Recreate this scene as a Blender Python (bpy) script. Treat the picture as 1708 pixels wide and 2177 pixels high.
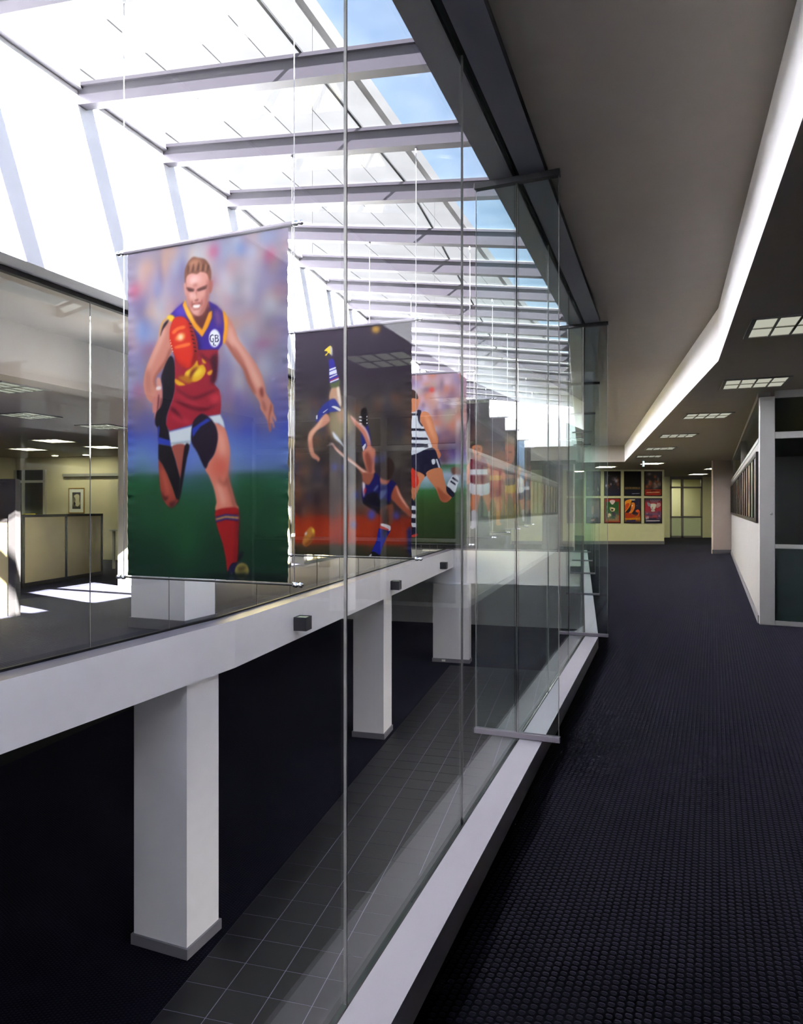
import bpy, math, random
import numpy as np
from mathutils import Matrix, Vector

# ------------------------------------------------------------------ scene, camera, world, sun
for o in list(bpy.data.objects):
    bpy.data.objects.remove(o, do_unlink=True)
scene = bpy.context.scene
COL = scene.collection
RAD = math.radians

cam_d = bpy.data.cameras.new('camera')
cam = bpy.data.objects.new('camera', cam_d)
COL.objects.link(cam)
cam.location = (0.0, 0.0, 1.45)
cam.rotation_euler = (RAD(90), 0, 0)
cam_d.sensor_fit = 'HORIZONTAL'
cam_d.sensor_width = 36.0
cam_d.lens = 36.0 * 1450.0 / 1708.0
cam_d.shift_y = -8.5 / 1708.0
cam_d.clip_start = 0.02
cam_d.clip_end = 500
scene.camera = cam

HA, HB = 21.3, 14.8            # headings (degrees right of the view) of the two wings of the atrium
SUN_DIR = (0.44, -1.0, -1.5)  # along wing, up, across wing: the way the sunlight travels
_h = Vector((math.sin(RAD(HA)), math.cos(RAD(HA)), 0)); _n = Vector((math.cos(RAD(HA)), -math.sin(RAD(HA)), 0))
sdir = (_h * SUN_DIR[0] + Vector((0, 0, SUN_DIR[1])) + _n * SUN_DIR[2]).normalized()
sun_d = bpy.data.lights.new('sun', 'SUN')
sun_d.energy = 50.0
sun_d.angle = RAD(0.53)
sun_d.color = (1.0, 0.97, 0.95)
sun = bpy.data.objects.new('sun', sun_d)
COL.objects.link(sun)
sun.rotation_euler = sdir.to_track_quat('-Z', 'Y').to_euler()
sun.location = (20, -5, 20)

world = bpy.data.worlds.new('world')
scene.world = world
world.use_nodes = True
wn = world.node_tree
wn.nodes.clear()
w_out = wn.nodes.new('ShaderNodeOutputWorld')
w_bg = wn.nodes.new('ShaderNodeBackground')
w_sky = wn.nodes.new('ShaderNodeTexSky')
w_sky.sky_type = 'NISHITA'
w_sky.sun_disc = False
w_sky.sun_elevation = math.asin(-sdir.z)
w_sky.sun_rotation = math.atan2(-sdir.x, -sdir.y)
w_sky.air_density = 1.2
w_sky.dust_density = 0.6
w_bg.inputs['Strength'].default_value = 0.105
wn.links.new(w_sky.outputs[0], w_bg.inputs['Color'])
wn.links.new(w_bg.outputs[0], w_out.inputs['Surface'])

vs = scene.view_settings
vs.view_transform = 'Standard'
vs.look = 'None'
vs.exposure = 2.0
vs.gamma = 1.0
vs.use_curve_mapping = False
scene.cycles.max_bounces = 10
scene.cycles.diffuse_bounces = 5
scene.cycles.glossy_bounces = 4
scene.cycles.transparent_max_bounces = 32
scene.cycles.use_adaptive_sampling = True
scene.cycles.adaptive_threshold = 0.04
scene.cycles.sample_clamp_indirect = 0.0
scene.cycles.caustics_reflective = False
scene.cycles.caustics_refractive = False

# ------------------------------------------------------------------ materials
def lin(c):
    return tuple((x / 255 / 12.92) if x / 255 <= 0.04045 else ((x / 255 + 0.055) / 1.055) ** 2.4 for x in c)

def new_mat(name):
    m = bpy.data.materials.new(name)
    m.use_nodes = True
    nt = m.node_tree
    nt.nodes.clear()
    out = nt.nodes.new('ShaderNodeOutputMaterial')
    return m, nt, out

def N(nt, kind, **kw):
    n = nt.nodes.new(kind)
    for k, v in kw.items():
        setattr(n, k, v)
    return n

def paint(name, rgb, rough=0.6, metal=0.0, spec=0.4, var=0.05, scale=6.0, bump=0.0, bscale=120.0):
    """painted, metal or cloth surface: a base colour with slight noise in it and fine relief"""
    m, nt, out = new_mat(name)
    b = N(nt, 'ShaderNodeBsdfPrincipled')
    b.inputs['Roughness'].default_value = rough
    b.inputs['Metallic'].default_value = metal
    b.inputs['Specular IOR Level'].default_value = spec
    tc = N(nt, 'ShaderNodeTexCoord')
    nz = N(nt, 'ShaderNodeTexNoise')
    nz.inputs['Scale'].default_value = scale
    nz.inputs['Detail'].default_value = 4
    nt.links.new(tc.outputs['Object'], nz.inputs['Vector'])
    mx = N(nt, 'ShaderNodeMix', data_type='RGBA')
    c = lin(rgb)
    mx.inputs[6].default_value = tuple(x * (1 - var) for x in c) + (1,)
    mx.inputs[7].default_value = tuple(min(1, x * (1 + var)) for x in c) + (1,)
    nt.links.new(nz.outputs['Fac'], mx.inputs[0])
    nt.links.new(mx.outputs[2], b.inputs['Base Color'])
    if bump:
        n2 = N(nt, 'ShaderNodeTexNoise')
        n2.inputs['Scale'].default_value = bscale
        nt.links.new(tc.outputs['Object'], n2.inputs['Vector'])
        bp = N(nt, 'ShaderNodeBump')
        bp.inputs['Strength'].default_value = bump
        bp.inputs['Distance'].default_value = 0.01
        nt.links.new(n2.outputs['Fac'], bp.inputs['Height'])
        nt.links.new(bp.outputs[0], b.inputs['Normal'])
    nt.links.new(b.outputs[0], out.inputs['Surface'])
    return m

def glass_mat(name, tint, f0=0.04, haze=0.0, hazecol=(0.8, 0.8, 0.82), rough=0.0, mult=0.72):
    """clear sheet: what passes through is tinted, what mirrors follows the angle (Schlick)"""
    m, nt, out = new_mat(name)
    tr = N(nt, 'ShaderNodeBsdfTransparent')
    tr.inputs['Color'].default_value = tint + (1,)
    gl = N(nt, 'ShaderNodeBsdfGlossy')
    gl.inputs['Roughness'].default_value = rough
    gl.inputs['Color'].default_value = (0.95, 1.0, 0.97, 1)
    lw = N(nt, 'ShaderNodeLayerWeight')
    lw.inputs['Blend'].default_value = 0.5
    p = N(nt, 'ShaderNodeMath', operation='POWER')
    p.inputs[1].default_value = 5.0
    nt.links.new(lw.outputs['Facing'], p.inputs[0])
    ma = N(nt, 'ShaderNodeMath', operation='MULTIPLY_ADD')
    ma.inputs[1].default_value = mult
    ma.inputs[2].default_value = f0
    nt.links.new(p.outputs[0], ma.inputs[0])
    base = tr
    if haze:
        df = N(nt, 'ShaderNodeBsdfTranslucent')
        df.inputs['Color'].default_value = hazecol + (1,)
        tc = N(nt, 'ShaderNodeTexCoord')
        nz = N(nt, 'ShaderNodeTexNoise')
        nz.inputs['Scale'].default_value = 3.0
        nz.inputs['Detail'].default_value = 8
        nt.links.new(tc.outputs['Object'], nz.inputs['Vector'])
        mh = N(nt, 'ShaderNodeMath', operation='MULTIPLY')
        mh.inputs[1].default_value = haze * 2
        nt.links.new(nz.outputs['Fac'], mh.inputs[0])
        mh2 = N(nt, 'ShaderNodeMixShader')
        nt.links.new(mh.outputs[0], mh2.inputs[0])
        nt.links.new(tr.outputs[0], mh2.inputs[1])
        nt.links.new(df.outputs[0], mh2.inputs[2])
        base = mh2
    mx = N(nt, 'ShaderNodeMixShader')
    nt.links.new(ma.outputs[0], mx.inputs[0])
    nt.links.new(base.outputs[0], mx.inputs[1])
    nt.links.new(gl.outputs[0], mx.inputs[2])
    nt.links.new(mx.outputs[0], out.inputs['Surface'])
    return m

def emit_mat(name, rgb, strength):
    m, nt, out = new_mat(name)
    e = N(nt, 'ShaderNodeEmission')
    e.inputs['Color'].default_value = rgb + (1,)
    e.inputs['Strength'].default_value = strength
    nt.links.new(e.outputs[0], out.inputs['Surface'])
    return m

def print_mat(name, rough=0.45, spec=0.35, transl=0.0):
    """flat print: the colours stored on the sheet"""
    m, nt, out = new_mat(name)
    b = N(nt, 'ShaderNodeBsdfPrincipled')
    b.inputs['Roughness'].default_value = rough
    b.inputs['Specular IOR Level'].default_value = spec
    a = N(nt, 'ShaderNodeVertexColor', layer_name='ink')
    nt.links.new(a.outputs['Color'], b.inputs['Base Color'])
    last = b
    if transl:
        t = N(nt, 'ShaderNodeBsdfTranslucent')
        nt.links.new(a.outputs['Color'], t.inputs['Color'])
        mx = N(nt, 'ShaderNodeMixShader')
        mx.inputs[0].default_value = transl
        nt.links.new(b.outputs[0], mx.inputs[1])
        nt.links.new(t.outputs[0], mx.inputs[2])
        last = mx
    nt.links.new(last.outputs[0], out.inputs['Surface'])
    return m

def carpet_mat(name, base, dot, heading, pu=0.0255, pv=0.0255):
    """dark loop carpet with staggered rows of lighter tufts"""
    m, nt, out = new_mat(name)
    b = N(nt, 'ShaderNodeBsdfPrincipled')
    b.inputs['Roughness'].default_value = 0.95
    b.inputs['Specular IOR Level'].default_value = 0.03
    b.inputs['Sheen Weight'].default_value = 0.07
    b.inputs['Sheen Roughness'].default_value = 0.4
    b.inputs['Sheen Tint'].default_value = (0.66, 0.62, 1.0, 1)
    tc = N(nt, 'ShaderNodeTexCoord')
    rot = N(nt, 'ShaderNodeVectorRotate', rotation_type='Z_AXIS')
    rot.inputs['Angle'].default_value = RAD(heading)
    nt.links.new(tc.outputs['Object'], rot.inputs['Vector'])
    sx = N(nt, 'ShaderNodeSeparateXYZ')
    nt.links.new(rot.outputs[0], sx.inputs[0])
    def M(op, a, bb=None, c=None):
        n = N(nt, 'ShaderNodeMath', operation=op)
        for i, v in enumerate((a, bb, c)):
            if v is None:
                continue
            if isinstance(v, (int, float)):
                n.inputs[i].default_value = v
            else:
                nt.links.new(v, n.inputs[i])
        return n.outputs[0]
    u = M('MULTIPLY', sx.outputs[0], 1 / pu)
    v = M('MULTIPLY', sx.outputs[1], 1 / pv)
    col = M('FLOOR', u)
    v2 = M('MULTIPLY_ADD', col, 0.5, v)
    fu = M('ABSOLUTE', M('SUBTRACT', M('FRACT', u), 0.5))
    fv = M('ABSOLUTE', M('SUBTRACT', M('FRACT', v2), 0.5))
    d = M('POWER', M('ADD', M('POWER', M('MULTIPLY', fu, 1.1), 3), M('POWER', M('MULTIPLY', fv, 1.1), 3)), 0.3333)
    mr = N(nt, 'ShaderNodeMapRange', interpolation_type='SMOOTHSTEP')
    mr.inputs['From Min'].default_value = 0.47
    mr.inputs['From Max'].default_value = 0.33
    nt.links.new(d, mr.inputs['Value'])
    nz = N(nt, 'ShaderNodeTexNoise')
    nz.inputs['Scale'].default_value = 260
    nt.links.new(tc.outputs['Object'], nz.inputs['Vector'])
    fac = M('MULTIPLY', mr.outputs[0], M('MULTIPLY_ADD', nz.outputs['Fac'], 0.8, 0.55))
    mx = N(nt, 'ShaderNodeMix', data_type='RGBA')
    mx.inputs[6].default_value = lin(base) + (1,)
    mx.inputs[7].default_value = lin(dot) + (1,)
    nt.links.new(fac, mx.inputs[0])
    nt.links.new(mx.outputs[2], b.inputs['Base Color'])
    bp = N(nt, 'ShaderNodeBump')
    bp.inputs['Strength'].default_value = 0.5
    bp.inputs['Distance'].default_value = 0.006
    nt.links.new(fac, bp.inputs['Height'])
    nt.links.new(bp.outputs[0], b.inputs['Normal'])
    nt.links.new(b.outputs[0], out.inputs['Surface'])
    return m

M_ = {
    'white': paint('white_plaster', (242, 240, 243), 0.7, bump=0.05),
    'upstand': paint('bright_white_plaster', (202, 202, 208), 0.7, bump=0.03),
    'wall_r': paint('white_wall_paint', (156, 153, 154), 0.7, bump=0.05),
    'clamp': paint('dark_clamp_steel', (52, 52, 54), 0.4),
    'kerb': paint('white_kerb_paint', (156, 152, 160), 0.5, bump=0.03),
    'ceil': paint('ceiling_paint', (164, 155, 145), 0.8),
    'ceil_low': paint('low_ceiling_paint', (160, 152, 144), 0.8),
    'steel': paint('grey_lilac_steel_paint', (41, 38, 45), 0.45, bump=0.02),
    'slate': paint('dark_slate_steel_paint', (112, 114, 124), 0.4),
    'slate2': paint('paler_slate_steel_paint', (168, 166, 166), 0.5),
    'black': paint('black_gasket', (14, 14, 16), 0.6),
    'flash': paint('grey_flashing', (128, 122, 132), 0.45),
    'alu': paint('aluminium', (190, 189, 188), 0.35, metal=0.6, spec=0.5),
    'chrome': paint('polished_steel', (235, 235, 238), 0.15, metal=1.0),
    'cable': paint('steel_cable', (150, 150, 154), 0.35, metal=0.7),
    'seal': paint('clear_silver_seal', (150, 149, 146), 0.3, metal=0.4, spec=0.5),
    'gedge': paint('polished_glass_edge', (52, 66, 60), 0.15, spec=0.8),
    'carpet': carpet_mat('navy_loop_carpet', (2, 2, 4), (16, 16, 22), 24.5),
    'carpet_l': carpet_mat('navy_blue_carpet', (1, 1, 6), (4, 4, 14), 14.8, 0.04, 0.04),
    'carpet_o': carpet_mat('grey_office_carpet', (44, 44, 54), (62, 62, 74), 14.8, 0.04, 0.04),
    'grout': paint('pale_grout', (128, 122, 146), 0.9),
    'tile': paint('charcoal_stone_tile', (17, 16, 18), 0.5, var=0.25, scale=9, spec=0.3),
    'skirt': paint('grey_skirting', (120, 118, 124), 0.5),
    'beige': paint('beige_screen_fabric', (206, 190, 140), 0.9, bump=0.2, bscale=300),
    'sframe': paint('dark_screen_frame', (62, 58, 58), 0.5),
    'grey': paint('grey_laminate', (112, 106, 106), 0.5),
    'desk': paint('pale_desk_laminate', (200, 198, 186), 0.5),
    'wall_o': paint('cream_office_wall', (214, 206, 176), 0.8),
    'wall_g': paint('pale_green_cream_wall', (208, 206, 170), 0.8),
    'wall_p': paint('warm_pier_paint', (198, 182, 174), 0.8),
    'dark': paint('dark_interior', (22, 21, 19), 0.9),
    'maroon': paint('maroon_wall_paint', (120, 66, 60), 0.8),
    'frame': paint('black_picture_frame', (26, 20, 20), 0.35),
    'gold': paint('gold_picture_frame', (176, 140, 76), 0.35, metal=0.5),
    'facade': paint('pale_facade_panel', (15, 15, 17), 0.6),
    'lamp': paint('charcoal_lamp_housing', (58, 56, 60), 0.5),
    'paper': paint('white_paper', (232, 232, 226), 0.8),
    'yellow': paint('yellow_paper', (228, 206, 60), 0.7),
    'frost': paint('frosted_green_panel', (36, 50, 50), 0.35, spec=0.5),
    'frost2': paint('pale_frosted_panel', (196, 206, 172), 0.5),
    'trim': paint('troffer_trim', (150, 146, 142), 0.5),
    'blade': paint('troffer_blade', (170, 168, 160), 0.3, metal=0.4),
    'glass': glass_mat('clear_glass', (0.985, 0.992, 0.987), 0.021),
    'glass_fin': glass_mat('green_edged_fin_glass', (0.93, 0.975, 0.96), 0.026),
    'glass_sky': glass_mat('dusty_roof_glass', (0.93, 0.94, 0.95), 0.015, haze=0.004, hazecol=(0.9, 0.9, 0.95), mult=0.45),
    'glass_dark': glass_mat('office_glass', (0.78, 0.82, 0.8), 0.03),
    'print': print_mat('printed_cloth', 0.6, 0.05, 0.06),
    'poster': print_mat('printed_poster', 0.3, 0.4),
    'tube_walk': emit_mat('troffer_light', (1.0, 1.0, 0.82), 0.12),
    'tube_office': emit_mat('office_troffer_light', (0.98, 1.0, 0.68), 2.5),
    'fill_low': emit_mat('lower_fill_light', (1.0, 0.97, 0.95), 20.0),
    'tube_near': emit_mat('near_office_troffer_light', (0.95, 1.0, 0.84), 0.11),
    'fill_spot': emit_mat('fill_lamp_light', (1.0, 0.97, 0.66), 48.0),
    'tube_end': emit_mat('end_troffer_light', (1.0, 0.98, 0.66), 13.5),
    'sign': emit_mat('exit_sign_light', (0.75, 1.0, 0.95), 0.4),
    'sign_green': paint('exit_sign_green', (60, 110, 96), 0.4),
}

# ------------------------------------------------------------------ mesh helpers
class Frame:
    """plan frame: t runs along a heading, w to the right of it"""
    def __init__(s, o, deg):
        a = RAD(deg); s.o = o; s.a = a
        s.h = (math.sin(a), math.cos(a)); s.n = (math.cos(a), -math.sin(a))
    def p(s, t, w, z=0.0):
        return (s.o[0] + t * s.h[0] + w * s.n[0], s.o[1] + t * s.h[1] + w * s.n[1], z)

BO = (1.90, 7.12)
FA, FB = Frame(BO, HA), Frame(BO, HB)
FM = Frame(BO, (HA + HB) / 2)
COSD = math.cos(RAD((HA - HB) / 2))
F0 = Frame((0, 0), 0)
FR = Frame((4.5, 8.58), 24.55)
def bend(w, z=0.0):
    return FM.p(0, w / COSD, z)

def link(o, parent=None, label=None, cat=None, group=None, kind=None):
    COL.objects.link(o)
    if parent is not None:
        o.parent = parent
        o.matrix_parent_inverse = Matrix.Translation(-Vector(parent.location))
    if label: o['label'] = label
    if cat: o['category'] = cat
    if group: o['group'] = group
    if kind: o['kind'] = kind
    return o

def empty(name, loc, label=None, cat=None, group=None, kind=None, parent=None):
    o = bpy.data.objects.new(name, None)
    o.empty_display_size = 0.1
    o.location = loc
    return link(o, parent, label, cat, group, kind)

def mesh_obj(name, verts, faces, mat, parent=None, smooth=False, mats=None, fmat=None, **kw):
    me = bpy.data.meshes.new(name)
    me.from_pydata([tuple(v) for v in verts], [], faces)
    for m in (mats or [mat]):
        me.materials.append(M_[m] if isinstance(m, str) else m)
    if fmat:
        for p, i in zip(me.polygons, fmat):
            p.material_index = i
    if smooth:
        for p in me.polygons:
            p.use_smooth = True
    me.update()
    return link(bpy.data.objects.new(name, me), parent, **kw)

_cache = {}
BOXF = [(0, 3, 2, 1), (4, 5, 6, 7), (0, 1, 5, 4), (2, 3, 7, 6), (1, 2, 6, 5), (3, 0, 4, 7)]
def box_mesh(dx, dy, dz, mats, bevel=0.0):
    key = (round(dx, 4), round(dy, 4), round(dz, 4), tuple(mats), bevel)
    if key in _cache:
        return _cache[key]
    x, y, z = dx / 2, dy / 2, dz / 2
    me = bpy.data.meshes.new('box')
    if bevel:
        import bmesh
        bm = bmesh.new()
        bmesh.ops.create_cube(bm, size=1.0)
        bmesh.ops.scale(bm, vec=(dx, dy, dz), verts=bm.verts)
        bmesh.ops.bevel(bm, geom=list(bm.edges), offset=bevel, segments=2, profile=0.5, affect='EDGES')
        bm.to_mesh(me); bm.free()
    else:
        v = [(-x, -y, -z), (x, -y, -z), (x, y, -z), (-x, y, -z), (-x, -y, z), (x, -y, z), (x, y, z), (-x, y, z)]
        me.from_pydata(v, [], BOXF)
    for m in mats:
        me.materials.append(M_[m])
    if len(mats) == 2:        # second material on the narrow faces of a sheet
        thin = min(range(3), key=lambda i: (dx, dy, dz)[i])
        for p in me.polygons:
            n = [abs(c) for c in p.normal]
            p.material_index = 0 if n[thin] > 0.9 else 1
    me.update()
    _cache[key] = me
    return me

def box(name, F, t0, t1, w0, w1, z0, z1, mat, parent=None, bevel=0.0, **kw):
    mats = [mat] if isinstance(mat, str) else list(mat)
    o = bpy.data.objects.new(name, box_mesh(abs(w1 - w0), abs(t1 - t0), abs(z1 - z0), mats, bevel))
    o.location = F.p((t0 + t1) / 2, (w0 + w1) / 2, (z0 + z1) / 2)
    o.rotation_euler = (0, 0, -F.a)
    return link(o, parent, **kw)

def sweep(name, prof, tA, tB, mat, parent=None, mats=None, fm=None, **kw):
    """profile [(w, z)...] carried along wing A from tA to the bend and wing B up to tB (either may be None)"""
    rings = []
    if tA is not None: rings.append([FA.p(tA, w, z) for w, z in prof])
    rings.append([bend(w, z) for w, z in prof])
    if tB is not None: rings.append([FB.p(tB, w, z) for w, z in prof])
    k = len(prof); v = [p for r in rings for p in r]; f = []; idx = []
    for r in range(len(rings) - 1):
        for i in range(k):
            j = (i + 1) % k
            f.append((r * k + i, r * k + j, (r + 1) * k + j, (r + 1) * k + i)); idx.append(fm[i] if fm else 0)
    f.append(tuple(range(k))[::-1]); idx.append(0)
    f.append(tuple(range((len(rings) - 1) * k, len(rings) * k))); idx.append(0)
    return mesh_obj(name, v, f, mat, parent, mats=mats, fmat=idx if fm else None, **kw)

def tube(name, a, b, r, mat, parent=None, seg=8, **kw):
    a, b = Vector(a), Vector(b); d = (b - a).normalized()
    s = d.orthogonal().normalized(); q = d.cross(s); v = []; f = []
    for c in (a, b):
        for i in range(seg):
            an = 2 * math.pi * i / seg
            v.append(c + (s * math.cos(an) + q * math.sin(an)) * r)
    for i in range(seg):
        j = (i + 1) % seg
        f.append((i, j, seg + j, seg + i))
    f.append(tuple(range(seg))[::-1]); f.append(tuple(range(seg, 2 * seg)))
    return mesh_obj(name, v, f, mat, parent, smooth=False, **kw)

def lathe(name, a, d, prof, mat, parent=None, seg=10, **kw):
    """turned piece: radius prof [(s, r)...] along direction d from a"""
    a, d = Vector(a), Vector(d).normalized()
    s = d.orthogonal().normalized(); q = d.cross(s); v = []; f = []
    for (x, r) in prof:
        for i in range(seg):
            an = 2 * math.pi * i / seg
            v.append(a + d * x + (s * math.cos(an) + q * math.sin(an)) * r)
    for k in range(len(prof) - 1):
        for i in range(seg):
            j = (i + 1) % seg
            f.append((k * seg + i, k * seg + j, (k + 1) * seg + j, (k + 1) * seg + i))
    f.append(tuple(range(seg))[::-1]); f.append(tuple(range((len(prof) - 1) * seg, len(prof) * seg)))
    return mesh_obj(name, v, f, mat, parent, smooth=True, **kw)

# ------------------------------------------------------------------ painting of flat prints
def catmull(pts, n=5):
    P = np.array(pts, float); out = []
    k = len(P)
    for i in range(k):
        p0, p1, p2, p3 = P[i - 1], P[i], P[(i + 1) % k], P[(i + 2) % k]
        for s in range(n):
            t = s / n
            out.append(0.5 * ((2 * p1) + (-p0 + p2) * t + (2 * p0 - 5 * p1 + 4 * p2 - p3) * t * t + (-p0 + 3 * p1 - 3 * p2 + p3) * t ** 3))
    return np.array(out)

class Canvas:
    def __init__(s, nx, ny, W=1000.0, H=1700.0):
        s.nx, s.ny, s.W, s.H = nx, ny, W, H
        s.a = np.zeros((ny, nx, 3))
        s.X, s.Y = np.meshgrid((np.arange(nx)) / (nx - 1) * W, (np.arange(ny)) / (ny - 1) * H)
    def vgrad(s, stops):
        ys = [y for y, c in stops]
        for k in range(3):
            s.a[:, :, k] = np.interp(s.Y, ys, [c[k] for y, c in stops])
    def blob(s, x, y, r, c, al=0.8, ry=None):
        ry = ry or r
        g = np.exp(-(((s.X - x) / r) ** 2 + ((s.Y - y) / ry) ** 2)) * al
        s.a += (np.array(c) - s.a) * g[:, :, None]
    def crowd(s, y0, y1, pal, n, r0, r1, rng, al=0.75):
        for _ in range(n):
            s.blob(rng.uniform(0, s.W), rng.uniform(y0, y1), rng.uniform(r0, r1), rng.choice(pal), al, rng.uniform(r0, r1) * 1.2)
    def poly(s, pts, c, soft=3.0, kind='s', al=1.0):
        P = catmull(pts) if kind == 's' else np.array(pts, float)
        px = s.W / (s.nx - 1)
        pad = soft * 2 + 2 * px
        x0, x1 = P[:, 0].min() - pad, P[:, 0].max() + pad
        y0, y1 = P[:, 1].min() - pad, P[:, 1].max() + pad
        i0, i1 = max(0, int(x0 / px)), min(s.nx, int(x1 / px) + 2)
        j0, j1 = max(0, int(y0 / px)), min(s.ny, int(y1 / px) + 2)
        if i1 <= i0 or j1 <= j0:
            return
        X, Y = s.X[j0:j1, i0:i1], s.Y[j0:j1, i0:i1]
        m = np.zeros(X.shape)
        offs = ((-.25, -.25), (.25, -.25), (-.25, .25), (.25, .25))
        Q = np.roll(P, -1, axis=0)
        for ox, oy in offs:
            xx, yy = X + ox * px, Y + oy * px
            ins = np.zeros(X.shape, bool)
            for (ax, ay), (bx, by) in zip(P, Q):
                if ay == by:
                    continue
                cr = ((ay > yy) != (by > yy)) & (xx < (bx - ax) * (yy - ay) / (by - ay) + ax)
                ins ^= cr
            m += ins / 4.0
        r = int(round(soft / px))
        for _ in range(2 if r else 0):
            k = 2 * r + 1
            mp = np.pad(m, ((0, 0), (r, r))); cs = np.cumsum(np.pad(mp, ((0, 0), (1, 0))), axis=1); m = (cs[:, k:] - cs[:, :-k]) / k
            mp = np.pad(m, ((r, r), (0, 0))); cs = np.cumsum(np.pad(mp, ((1, 0), (0, 0))), axis=0); m = (cs[k:] - cs[:-k]) / k
        m = m[:, :, None] * al
        s.a[j0:j1, i0:i1] += (np.array(c, float) - s.a[j0:j1, i0:i1]) * m
    def draw(s, items):
        for kind, c, soft, pts in items:
            s.poly(pts, c, soft, kind)
    def colours(s, gain=1.0):
        c = np.clip(s.a / 255.0, 0, 1)
        c = np.where(c <= 0.04045, c / 12.92, ((c + 0.055) / 1.055) ** 2.4)
        c = c * gain
        return np.concatenate([c.reshape(-1, 3), np.ones((s.nx * s.ny, 1))], axis=1).astype(np.float32)

def sheet(name, cv, fn, mat, parent, smooth=True, gain=1.0, **kw):
    """printed sheet: grid of cv.nx x cv.ny points placed by fn(u, v) -> (x, y, z) arrays, v downward"""
    nx, ny = cv.nx, cv.ny
    U, V = np.meshgrid(np.linspace(0, 1, nx), np.linspace(0, 1, ny))
    co = np.stack(fn(U, V), axis=-1).reshape(-1, 3).astype(np.float32)
    idx = np.arange(nx * ny).reshape(ny, nx)
    q = np.stack([idx[1:, :-1], idx[1:, 1:], idx[:-1, 1:], idx[:-1, :-1]], axis=-1).reshape(-1, 4).astype(np.int32)
    me = bpy.data.meshes.new(name)
    me.vertices.add(len(co)); me.vertices.foreach_set('co', co.ravel())
    me.loops.add(q.size); me.loops.foreach_set('vertex_index', q.ravel())
    me.polygons.add(len(q)); me.polygons.foreach_set('loop_start', np.arange(0, q.size, 4, dtype=np.int32))
    me.update(calc_edges=True)
    at = me.color_attributes.new('ink', 'FLOAT_COLOR', 'POINT')
    at.data.foreach_set('color', cv.colours(gain).ravel())
    if smooth:
        me.polygons.foreach_set('use_smooth', np.ones(len(q), bool))
    me.materials.append(M_[mat])
    return link(bpy.data.objects.new(name, me), parent, **kw)

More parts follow.
